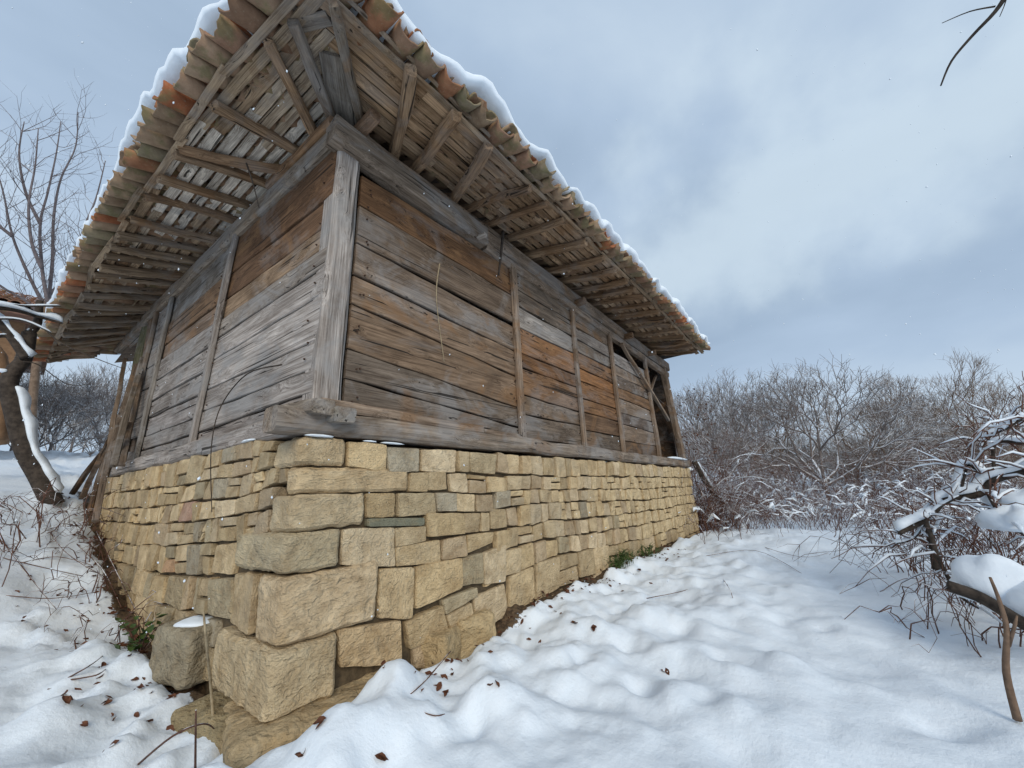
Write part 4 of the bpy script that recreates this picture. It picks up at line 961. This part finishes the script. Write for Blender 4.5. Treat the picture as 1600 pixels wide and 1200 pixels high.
# brush: thorny canes under the trees and across the middle distance
def brush(name, label, spots, mt, snow_p, sw):
    c = MB(); sn_ = MB()
    for (x, y, n, h, sp) in spots:
        zb = gz(x, y)
        for q in range(n):
            a = rr.uniform(0, 6.28); L = h*rr.uniform(.6, 1.5); bx_ = x+rr.gauss(0, sp); by_ = y+rr.gauss(0, sp)
            p0 = V3((bx_, by_, zb-.05)); d = V3((math.cos(a), math.sin(a), 0)); hh = h*rr.uniform(.4, 1.1)
            p1 = p0+d*L*.25+V3((0, 0, hh*.75)); p2 = p0+d*L*.6+V3((rr.gauss(0, .08), rr.gauss(0, .08), hh)); p3 = p0+d*L*(1.0)+V3((rr.gauss(0, .12), rr.gauss(0, .12), hh*rr.uniform(.1, .9)))
            pts = smoothpath([p0, p1, p2, p3], 3); r = rr.uniform(.003, .008); pts = [pts[0]]+[v_+V3((rr.gauss(0, .02), rr.gauss(0, .02), rr.gauss(0, .02))) for v_ in pts[1:]]
            c.tube(pts, [r*(1-.7*i/len(pts)) for i in range(len(pts))], 3, False)
            for _ in range(4):
                i = rr.randrange(3, len(pts)); v = V3((rr.gauss(0, 1), rr.gauss(0, 1), rr.gauss(.2, .8))).normalized()*L*.3
                c.tube([pts[i], pts[i]+v*.5+V3((0, 0, .03)), pts[i]+v], [r*.6, r*.45, r*.2], 3, False)
            if rr.random() < snow_p: i0 = rr.randrange(2, 6); sn_.snow(pts[i0:i0+rr.randrange(2, 5)], r, sw*rr.uniform(.5, 1.5), 6, q*.37+x, .8)
    o = c.build(name, mt); tag(o, label, 'brush', None, 'stuff')
    return o, sn_
spots = []
for i in range(150):
    px = rr.uniform(1090, 1600); t = rr.uniform(9.5, 24); P = dist(px, 800, t)
    if px > 1150 and px < 1420 and t < 11: continue
    spots.append((P.x, P.y, 14, .45+.022*t, .4+.02*t))
o, bs = brush('brambles', 'tangled brown brambles under snow in the middle distance', spots, CANE, .95, .038)
tag(bs.build('bramble_snow', SNOW), 'snow clinging to the brambles in the middle distance', 'snow', None, 'stuff')
spots = [(dist(px, 800, t).x, dist(px, 800, t).y, 26, 1.9, .5) for px, t in ((1120, 13), (1160, 15), (1200, 17), (1110, 17), (1150, 19), (1240, 20), (1300, 19), (1350, 21), (1400, 20), (1450, 22), (1500, 19), (1560, 21), (1590, 18), (1180, 22), (1270, 24), (1430, 25), (1530, 25))]
o, bs = brush('tall_brush', 'tall reddish brush standing in front of the right woodland', spots, CANE, .35, .02)
tag(bs.build('brush_snow', SNOW), 'snow on the tall reddish brush by the right woodland', 'snow', None, 'stuff')
# climbing plant at the right end of the barn
spots = [(9.75, -.15, 60, 1.3, .25), (9.9, -.1, 50, 2.4, .22), (10.1, -.5, 50, 1.0, .3), (10.5, -.9, 36, .7, .3), (10.2, .1, 40, 3.6, .3), (10.8, -.4, 40, 1.3, .35)]
o, bs = brush('climbing_vine', 'leafy tangle of vines at the far right corner of the barn', spots, CANE, .3, .02)
tag(bs.build('vine_snow', SNOW), 'snow on the vines at the far right corner of the barn', 'snow', None, 'stuff')
m = MB(); rng = random.Random(77)
for i in range(420):
    x = 9.75+abs(rng.gauss(0, .45)); y = rng.uniform(-.7, .3); leafshape(m, V3((x, y, -1.6+3.6*rng.random()**1.8)), rng.uniform(.05, .1), rng)
tag(m.build('vine_leaves', LEAFD), 'withered brown leaves on the vines at the right barn corner', 'leaves', None, 'stuff')
# leaning snowy log at that corner
pts = smoothpath([onY(1085, 722, -.25), onY(1110, 765, -.35), onY(1140, 800, -.5), V3((10.0, -1.0, gz(10, -1.0)-.05))], 6)
lg = empty('leaning_log', pts[-1]); tag(lg, 'log leaning with snow on it against the right end of the stone base', 'log')
m = MB(); m.tube([p-lg.location for p in pts], [.07-.001*i for i in range(len(pts))], 8); m.build('trunk', BARK, lg)
m = MB(); m.snow([p-lg.location for p in pts], .07, .06, 8, 3, .95); m.build('snow_cap', SNOW, lg)

# ------------------------------------------------------------------ snow laden tree bent over on the right
def px_branch(pts, t): return [dist(x, y, tt) for (x, y), tt in zip(pts, t if hasattr(t, '__len__') else [t]*len(pts))]
bt = empty('bent_tree', dist(1460, 880, 5.6)); bt.location.z = gz(bt.location.x, bt.location.y)
tag(bt, 'low bent tree with thick snow along its crooked branches on the right', 'tree')
o0 = bt.location.copy()
limbs = [([(1463, 890), (1455, 845), (1446, 812)], 5.6, .05, .035, 0), ([(1404, 832), (1446, 812), (1466, 792), (1472, 782), (1530, 772), (1555, 750), (1640, 728), (1700, 720)], [5.4, 5.5, 5.6, 5.65, 5.7, 5.7, 5.6, 5.5], .042, .05, .085),
         ([(1500, 775), (1508, 740), (1514, 727), (1532, 740)], 5.65, .018, .012, .07), ([(1556, 752), (1552, 700), (1570, 690), (1605, 694), (1650, 680)], 5.7, .022, .02, .06),
         ([(1535, 700), (1547, 683), (1568, 672), (1590, 665)], 5.9, .014, .01, .05), ([(1572, 672), (1585, 662), (1610, 650)], 5.5, .015, .012, .07), ([(1446, 812), (1470, 880), (1500, 930), (1530, 950)], 5.4, .03, .02, .03),
         ([(1500, 775), (1460, 800), (1430, 840), (1400, 850)], 5.5, .014, .006, .03), ([(1540, 765), (1560, 800), (1590, 830), (1640, 850)], 5.4, .02, .015, .07)]
tw = MB(); sw_ = MB(); rr = random.Random(21)
for pts, t, r0_, r1_, sw in limbs:
    P = smoothpath([p-o0 for p in px_branch(pts, t)], 6); n = len(P); sw *= .66; rad = [lerp(r0_, r1_, i/n)*.62 for i in range(n)]
    m = MB(); m.tube(P, rad, 7); m.build('branch', BARK, bt)
    if sw: sw_.snow(P, rad, sw, 9, sw*50+n, .96)
    for _ in range(17):
        b = rr.choice(P[2:]); v = V3((rr.gauss(0, 1), rr.gauss(0, 1), rr.gauss(.2, .8))).normalized()*rr.uniform(.2, .7)
        Q = smoothpath([b, b+v*.5+V3((0, 0, .05)), b+v], 3); rq = rr.uniform(.004, .009)
        Q = [Q[0]]+[v_+V3((rr.gauss(0, .015), rr.gauss(0, .015), rr.gauss(0, .015))) for v_ in Q[1:]]; tw.tube(Q, [rq*(1-.1*i) for i in range(len(Q))], 4, False)
        if rr.random() < .75: sw_.snow(Q[:5], rq, .014, 6, rr.random()*9, .8)
for (x, y, t, a, b_, h_) in ((1592, 800, 5.4, .22, .2, .16), (1575, 765, 5.7, .2, .15, .08), (1610, 765, 5.6, .25, .2, .12)):
    blob(sw_, dist(x, y+20, t)-o0, a, b_, h_, .3, x, 20, 10, .4)
tw.build('twigs', CANE, bt); tag(sw_.build('snow_cap', SNOW, bt), None, None, None, 'stuff')
# snow covered stump / log heap under it
P = dist(1558, 930, 4.7); lg = empty('fallen_log', (P.x, P.y, gz(P.x, P.y))); tag(lg, 'fallen log under a big rounded cap of snow at the right edge', 'log')
L0 = lg.location.copy(); m = MB()
pts = smoothpath([p-L0 for p in (dist(1480, 915, 4.5), dist(1535, 935, 4.5), dist(1600, 975, 4.3), dist(1680, 1010, 4.2))], 5); m.tube(pts, .04, 8); m.build('trunk', BARK, lg)
m = MB(); blob(m, dist(1562, 925, 4.75)-L0, .27, .24, .25, .5, 3, 26, 14, .22); m.build('snow_cap', SNOW, lg); m = MB(); blob(m, dist(1640, 960, 4.6)-L0, .3, .25, .22, .5, 6, 22, 10, .25); m.build('snow_cap', SNOW, lg)
spots = [(dist(px, 900, t).x, dist(px, 900, t).y, n_, h_, .22) for px, t, n_, h_ in ((1440, 4.9, 7, .5), (1490, 5.2, 12, .5), (1535, 5.9, 26, .75), (1590, 6.0, 28, .85), (1500, 6.6, 22, .8), (1450, 7.2, 18, .7), (1560, 7.2, 28, .95))]
o, bs = brush('bush', 'tangle of brown canes below the bent snowy tree', spots, CANE, .22, .016)
tag(bs.build('bush_snow', SNOW), 'snow on the cane tangle below the bent tree', 'snow', None, 'stuff')
# stake in the snow
b = onZ(1590, 1120, -1.98); P = [b, lerp(b, dist(1570, 1040, 3.7), 1), dist(1572, 985, 3.68), dist(1562, 940, 3.66), dist(1547, 902, 3.64)]
b.z -= .05
st = MB(); pts = smoothpath([dist(1590, 1125, 3.72), dist(1572, 1050, 3.7), dist(1573, 985, 3.68), dist(1562, 940, 3.66), dist(1547, 902, 3.64)], 4); st.tube(pts, [.019-.0008*i for i in range(len(pts))], 7)
st.tube([dist(1576, 1010, 3.69), dist(1586, 975, 3.67), dist(1589, 962, 3.66)], [.009, .008, .004], 5)
tag(st.build('stake', mk_bark('peeled_bark', (.10, .065, .045, 1), (.24, .16, .11, 1))), 'broken brown stake standing in the snow at the right edge', 'stake')

# ------------------------------------------------------------------ left: leaning tree, orchard tree, neighbouring house
b = dist(78, 778, 8.7); lt = empty('leaning_tree', (b.x, b.y, gz(b.x, b.y))); tag(lt, 'dark crooked tree leaning left with snow along its trunk', 'tree'); o0 = lt.location.copy()
def LB(pts, t): return smoothpath([p-o0 for p in px_branch(pts, t)], 6)
zb = gz(b.x, b.y)
tr = LB([(84, 790), (62, 745), (40, 705), (24, 650), (14, 602), (22, 580), (38, 560), (46, 520)], 8.7); rad = [lerp(.115, .075, i/len(tr)) for i in range(len(tr))]
m = MB(); m.tube(tr, rad, 10); m.build('trunk', BARK, lt); ms_ = MB(); ms_.snow(tr[2:-12], [r*.95 for r in rad[2:]], .075, 9, 2, .99)
for pts, t, r0_, r1_, sw in [([(46, 520), (58, 505), (62, 470)], 8.7, .10, .06, .02), ([(40, 560), (20, 530), (-5, 500), (-30, 490)], 8.6, .09, .06, .09), ([(-40, 478), (20, 484), (60, 495), (98, 505)], [8.4, 8.5, 8.6, 8.6], .05, .02, .10), ([(-20, 470), (40, 478), (95, 478)], 8.5, .025, .012, .03),
                             ([(40, 500), (70, 515), (96, 536), (150, 560), (190, 575)], [8.6, 8.5, 8.3, 8.1, 8.0], .02, .006, .0), ([(36, 565), (60, 570), (105, 600), (145, 600)], 8.4, .014, .004, 0), ([(30, 540), (10, 525), (-20, 530)], 8.6, .05, .03, .06), ([(-30, 500), (30, 500), (80, 520)], 8.5, .02, .008, .03)]:
    P = LB(pts, t); n = len(P); sw *= .6; rd = [lerp(r0_, r1_, i/n)*.62 for i in range(n)]; m = MB(); m.tube(P, rd, 6); m.build('branch', BARK, lt)
    if sw: ms_.snow(P, rd, sw, 8, n+sw*30, .97)
ms_.build('snow_cap', SNOW, lt)
# tall thin-branched tree behind it
b = dist(72, 700, 13.5); ot = empty('orchard_tree', (b.x, b.y, gz(b.x, b.y)-.1)); tag(ot, 'tall orchard tree with upright thin twigs beside the roof on the left', 'tree'); o0 = ot.location.copy()
rng = random.Random(4); cr_ = MB()
base = [p-o0 for p in px_branch([(44, 740), (50, 640), (58, 560), (68, 500), (75, 470)], 13.5)]
m = MB(); m.tube(smoothpath(base, 4), [.085-.002*i for i in range(17)], 8); m.build('trunk', TWIGD, ot)
for pts in ([(75, 475), (66, 420), (63, 350), (75, 300), (88, 240), (95, 190)], [(75, 475), (82, 410), (84, 340), (95, 280), (118, 230), (122, 175)], [(75, 475), (110, 430), (130, 360), (150, 310), (165, 250)], [(70, 480), (45, 430), (20, 370), (5, 300), (-10, 250)], [(70, 500), (40, 470), (-10, 440), (-40, 400)], [(63, 350), (40, 300), (30, 240), (38, 190)], [(70, 470), (95, 440), (105, 420), (120, 400)], [(20, 370), (-20, 330), (-40, 250)], [(66, 420), (50, 380), (45, 320), (55, 260), (60, 200)]):
    P = smoothpath([p-o0 for p in px_branch(pts, rng.uniform(12.8, 14.2))], 5); n = len(P); cr_.tube(P, [lerp(.038, .007, i/n) for i in range(n)], 5)
    for q in range(16):
        i = rng.randrange(2, n-1); d = (P[min(i+1, n-1)]-P[i-1]).normalized(); a = Matrix.Rotation(rng.uniform(0, 6.28), 3, d)@d.orthogonal().normalized()
        grow(cr_, rng, P[i], (d*.5+a*.8+V3((0, 0, .35))).normalized(), rng.uniform(.5, 1.2), .008, 2, 3, 4, .7, .12, (4, 4, 4), (4, 4, 4, 3), .15)
cr_.build('crown', mk_bark('orchard_twigs', (.09, .075, .08, 1), (.19, .16, .16, 1), .2), ot)
# neighbouring house
hb = dist(-40, 640, 16); H0 = V3((hb.x, hb.y, gz(hb.x, hb.y)))
nh = empty('neighbour_house', H0); tag(nh, 'brown neighbouring house with tiled eaves cut off by the left edge', 'house')
hx = (dist(46, 640, 16)-H0); dpt = (dist(70, 640, 16)-V3(CAM)); dpt.z = 0; dpt.normalize(); wdt = V3((dpt.y, -dpt.x, 0))
ww = hx.dot(wdt); zt_ = dist(20, 490, 16).z-H0.z
def hbox(a0, a1, b0, b1, z0, z1): return [wdt*a+dpt*b_+V3((0, 0, z_)) for z_ in (z0, z1) for (a, b_) in ((a0, b0), (a1, b0), (a1, b1), (a0, b1))]
BF = [(3, 2, 1, 0), (4, 5, 6, 7), (0, 1, 5, 4), (1, 2, 6, 5), (2, 3, 7, 6), (3, 0, 4, 7)]
m = MB(); m.add(hbox(-5, ww-.5, 0, 5, -.5, zt_), BF); m.build('wall', MUD, nh, False)
m = MB(); m.add([wdt*-5.3+dpt*-.7+V3((0, 0, zt_-.1)), wdt*(ww)+dpt*-.7+V3((0, 0, zt_-.1)), wdt*(ww)+dpt*3+V3((0, 0, zt_+1.5)), wdt*-5.3+dpt*3+V3((0, 0, zt_+1.5)), wdt*-5.3+dpt*-.7+V3((0, 0, zt_-.2)), wdt*(ww)+dpt*-.7+V3((0, 0, zt_-.2)), wdt*(ww)+dpt*6+V3((0, 0, zt_-.2)), wdt*-5.3+dpt*6+V3((0, 0, zt_-.2))],
               [(0, 1, 2, 3), (5, 4, 7, 6), (0, 4, 5, 1), (1, 5, 6, 2), (2, 6, 7, 3), (3, 7, 4, 0)]); rf = m.build('roof', TILE, nh, False, (.26, .15, .11))
for r_ in range(7):
    for c_ in range(11):
        p0 = wdt*(ww-.1-.2*c_)+dpt*(-.85+.52*r_)+V3((0, 0, zt_-.06+.22*r_)); X_ = (dpt+V3((0, 0, .42))).normalized(); Y_ = V3((0, 0, 1)).cross(X_).normalized(); Z_ = X_.cross(Y_)
        M = Matrix(((X_.x, Y_.x, Z_.x, p0.x), (X_.y, Y_.y, Z_.y, p0.y), (X_.z, Y_.z, Z_.z, p0.z), (0, 0, 0, 1)))@Matrix.Scale(1.35, 4)
        link('tile', R.choice(TM)[0], TILE, rf, var((.33, .17, .11), .2), M)
# ruined mud wall end in front of it
P0 = dist(-12, 700, 10.5); mw_ = MB(); g0 = gz(P0.x, P0.y)
c8 = [dist(-60, 520, 10.5), dist(14, 545, 10.5), dist(16, 690, 10.5), dist(-60, 690, 10.5)]; c8 += [v+dpt*.6 for v in c8]
V, F, c = hexstone(c8, 10, .10, 3, 8, False); m = MB(); m.add(V, F); tag(m.build('mud_wall', MUD), 'crumbling ochre mud wall at the left edge behind the leaning tree', 'wall')

# ------------------------------------------------------------------ overhanging branch from a tree standing outside the frame on the right
b = dist(1900, 760, 4.5); g0 = gz(b.x, b.y)
ov = empty('overhanging_tree', (b.x, b.y, g0)); tag(ov, 'thin bare branch reaching in at the upper right corner', 'tree'); o0 = ov.location.copy()
m = MB(); top = dist(1760, -420, 4.4)-o0
m.tube(smoothpath([V3((0, 0, -.2)), V3((.1, 0, 1.5)), lerp(V3((0, 0, 1.5)), top, .55), top], 5), [.09-.004*i for i in range(16)], 7); m.build('trunk', BARK, ov)
m = MB(); P = smoothpath([top, dist(1640, -120, 4.2)-o0, dist(1580, -20, 4.1)-o0, dist(1555, 18, 4.1)-o0, dist(1520, 55, 4.1)-o0, dist(1487, 95, 4.1)-o0, dist(1470, 134, 4.1)-o0], 4); m.tube(P, [.022-.0007*i for i in range(len(P))], 5)
P = smoothpath([dist(1555, 10, 4.1)-o0, dist(1515, 18, 4.1)-o0, dist(1472, 36, 4.15)-o0], 4); m.tube(P, [.006-.0004*i for i in range(len(P))], 4); P = smoothpath([dist(1575, -30, 4.1)-o0, dist(1572, 0, 4.1)-o0, dist(1562, 26, 4.1)-o0], 3); m.tube(P, [.006-.0005*i for i in range(len(P))], 4)
m.build('branch', BARK, ov)

# ------------------------------------------------------------------ stalks, twigs, leaves
def twig(name, label, pts, r, mt, k=5, group=None):
    P = smoothpath(pts, 5); m = MB(); m.tube(P, [r*(1-.5*i/len(P)) for i in range(len(P))], k); return tag(m.build(name, mt), label, 'twig', group)
def gp(x, y, z=-1.97, dz_=0):
    """where the line of sight meets the snow"""
    d = ray(x, y); d = d/np.linalg.norm(d[:2]); ts = np.concatenate([np.arange(1.2, 8, .02), np.arange(8, 24, .1)])
    P_ = CAM[None]+d[None]*ts[:, None]; h = P_[:, 2]-ground_np(P_[:, 0], P_[:, 1])-dz_
    i = int(np.argmax(h < 0)) if (h < 0).any() else len(ts)-1
    return Vector(P_[i])
g1_ = gp(338, 1150); twig('dry_stalk', 'pale dry stalk standing in front of the stone corner', [g1_-V3((0, 0, .05)), dist(330, 1080, (g1_-V3(CAM)).xy.length), dist(322, 1000, 2.95), dist(318, 955, 2.95)], .009, STRAW)
twig('dry_stalk', 'short brown stalk at the bottom edge left of the corner', [gp(305, 1205), dist(306, 1110, 2.6)], .006, CANE)
twig('twig', 'arched red twig poking out of the snow left of the stone corner', [gp(215, 1195), dist(270, 1150, 2.8), dist(318, 1131, 2.85), gp(336, 1140)], .006, CANE)
twig('twig', 'red twig lying on the snow right of the stone corner', [gp(640, 1085), gp(668, 1060, dz_=.08), gp(700, 1022, dz_=.1), gp(706, 1016)], .006, CANE)
twig('hanging_straw', 'pale bent straw hanging on the brown plank wall', [onY(687, 412, -.05), onY(682, 450, -.06), onY(684, 490, -.05), onY(694, 565, -.06)], .007, STRAW)
twig('hanging_stick', 'short dark stick dangling below the right wall plate', [onY(786, 362, -.12), onY(783, 395, -.13), onY(779, 430, -.12)], .022, BARK)
twig('hanging_vine', 'thin dark vine curving down the silvery plank wall', [onL(440, 570, .07), onL(385, 585, .08), onL(345, 635, .09), onL(330, 700, .14), onL(331, 800, .17)], .007, BARK)
twig('hanging_vine', 'thin brown vine hanging from the left eave near the plate', [onL(385, 255, .4), onL(395, 285, .35), onL(405, 325, .25)], .008, BARK)
rr = random.Random(2); lt_ = [((0, 870), (60, 885), (130, 900)), ((0, 840), (50, 905), (95, 960)), ((10, 930), (80, 935), (150, 925)), ((60, 800), (100, 860), (170, 905)), ((105, 1060), (140, 1040), (160, 1025)), ((110, 1062), (150, 1055), (165, 1045)), ((30, 880), (90, 870), (150, 885)), ((120, 850), (160, 890), (190, 950)), ((150, 830), (175, 880), (215, 960))]
lab = ['red twig crossing the snowy bank near the left edge', 'long red cane lying down the snowy left bank', 'thin twig flat on the snow low on the left bank', 'cane running from the leaning tree towards the stone wall', 'small dark twig on the snow left of the stone corner', 'second small dark twig beside the one left of the corner',
       'thin red twig high on the left bank', 'cane along the foot of the left stone wall', 'bent brown cane standing against the left stone wall']
for i, p in enumerate(lt_): twig('twig', lab[i], [gp(*p[0], -1.2, .0), gp(*p[1], -1.4, .07), gp(*p[2], -1.6, .0)], .006, CANE, 4, 'twigs on the left bank')
rr2 = [((1010, 935), (1060, 925), (1085, 918)), ((1130, 905), (1140, 920), (1145, 935)), ((1180, 850), (1250, 870), (1300, 862)), ((1095, 870), (1180, 860), (1260, 900)), ((1375, 925), (1410, 905), (1440, 905)), ((660, 1112), (680, 1118), (695, 1116))]
lab = ['thin straight twig on the snow below the stone wall', 'short dark twig sticking up from the snow right of the barn', 'bent twig at the edge of the brambles', 'long thin twig on the snow beyond the wall end', 'arched twig in front of the cane tangle', 'tiny dark twig near the red one by the corner']
for i, p in enumerate(rr2): twig('twig', lab[i], [gp(*p[0]), gp(*p[1], -1.9, .06 if i in (1, 4) else .02), gp(*p[2])], .005, CANE, 4, 'twigs on the open snow')
LL = ['large dead leaf on the snow at the lower left of the stone corner', 'dark dead leaf against the snow just below the bottom boulder', 'dead leaf on the snow below the middle of the stone wall', 'dead leaf alone in the middle of the open snow', 'dead leaf on a small snow lump near the wall foot',
      'dead leaf right of the snow mound by the corner', 'dead leaf at the bottom edge below the snow mound', 'dead leaf nearest the green weeds', 'dead leaf just below the red twig by the corner', 'dead leaf at the bottom edge below the boulder', 'small dead leaf furthest left on the snow', 'dead leaf just right of the one on the snow lump']
for i, (x, y) in enumerate([(163, 1106), (498, 1140), (770, 1078), (1042, 1055), (897, 978), (686, 1076), (592, 1192), (1000, 893), (700, 1092), (470, 1190), (105, 1100), (930, 985)]):
    p = gp(x, y); m = MB(); rng = random.Random(i)
    for _ in range(2): leafshape(m, V3((rng.gauss(0, .012), rng.gauss(0, .012), .02)), rng.uniform(.05, .075), rng)
    tag(m.build('dead_leaf', LEAFD, None, True, None, Matrix.Translation(p)), LL[i], 'leaf', 'dead leaves on the snow')
m = MB(); rng = random.Random(6)
for i in range(420):
    if i < 190: x = rng.uniform(.4, 6.5); y = -.12-abs(rng.gauss(0, .22)); 
    else:
        s = rng.uniform(.4, 6.2); p = Lp(s, .12+abs(rng.gauss(0, .30)), 0); x, y = p.x, p.y
    leafshape(m, V3((x, y, gz(x, y)+.0)), rng.uniform(.03, .065), rng)
tag(m.build('leaf_litter', LEAFD), 'brown leaf litter along the foot of the stone walls', 'leaf litter', None, 'stuff')
m = MB()
for (cx_, cy_, n_, h_) in [(gp(990, 880).x, -.2, 60, .22), (gp(1020, 870).x, -.22, 50, .2), (gp(960, 885).x, -.2, 40, .2)]:
    for _ in range(n_):
        x, y = cx_+rng.gauss(0, .14), cy_+rng.gauss(0, .06); z0 = gz(x, y)-.02; a = rng.uniform(0, 6.28); l = h_*rng.uniform(.5, 1.2)
        m.tube([V3((x, y, z0)), V3((x+.03*math.cos(a), y+.03*math.sin(a), z0+l*.6)), V3((x+l*.5*math.cos(a), y+l*.5*math.sin(a), z0+l*.8))], [.004, .003, .001], 3, False)
        leafshape(m, V3((x+.03*math.cos(a), y+.03*math.sin(a), z0+l*.5)), .05, rng)
tag(m.build('weeds', LEAFG), 'green weeds at the foot of the long stone wall', 'weeds', None, 'stuff')
b = onL(225, 985, .30); pl = empty('ivy_plant', (b.x, b.y, gz(b.x, b.y))); tag(pl, 'small green leafy plant at the foot of the left stone wall', 'plant'); m = MB(); lf = MB()
for q in range(12):
    a = rng.uniform(0, 6.28); l = rng.uniform(.15, .35); e1 = V3((math.cos(a)*l*.5, math.sin(a)*l*.5, rng.uniform(.08, .3))); m.tube([V3((0, 0, -.03)), e1*.5+V3((0, 0, .04)), e1], [.005, .004, .002], 4, False)
    for f in (.4, .6, .8, 1.0): leafshape(lf, e1*f+V3((rng.gauss(0, .03), rng.gauss(0, .03), .02)), rng.uniform(.05, .085), rng, .7)
m.build('stem', CANE, pl); lf.build('leaves', LEAFG, pl)
# thin shoots among the twigs below the leaning tree
spots = [(dist(px, 800, t).x, dist(px, 800, t).y, 14, .55, .3) for px, t in ((30, 7.2), (80, 7.5), (10, 6.4))]
rr = random.Random(8); o, bs = brush('shoots', 'thin bare shoots in the snow below the leaning tree', spots, CANE, 0, .01)
spots = [(Lp(s, .35, 0).x, Lp(s, .35, 0).y, 7, .35, .12) for s in np.arange(2.4, 5.4, .8)]
o, bs = brush('shoots', 'dry shoots along the foot of the left stone wall', spots, CANE, 0, .01)

# ------------------------------------------------------------------ power lines far behind the trees
m = MB()
A = dist(1380, 616, 60)
for k_, (a, b_) in enumerate((((1380, 612), (1750, 575)), ((1380, 622), (1750, 598)))):
    P, Q = dist(*a, 60), dist(*b_, 60); m.tube([lerp(P, Q, i/8)-V3((0, 0, .8*4*(i/8)*(1-i/8))) for i in range(9)], .009, 4)
tag(m.build('power_lines', BARK), 'two thin power lines above the woodland at the right edge', 'power line')

# ------------------------------------------------------------------ falling snow
m = MB(); rng = random.Random(31)
for i in range(950):
    px, py, t = rng.uniform(-20, 1620), rng.uniform(-20, 1000), 1.6+6*rng.random()**.6
    p = dist(px, py, t)
    if p.y > -.25 and p.x > -.1: continue
    r = rng.uniform(.0024, .0058); d = V3((rng.gauss(0, .3), rng.gauss(0, .3), -1)).normalized()*r*rng.uniform(1, 2.2)
    o_ = d.orthogonal().normalized()*r; q = d.cross(o_).normalized()*r
    m.add([p+d, p+o_, p+q, p-o_, p-q, p-d], [(0, 1, 2), (0, 2, 3), (0, 3, 4), (0, 4, 1), (5, 2, 1), (5, 3, 2), (5, 4, 3), (5, 1, 4)])
tag(m.build('snowflakes', SNOW), 'light snowflakes falling through the air', 'snowflakes', None, 'stuff')
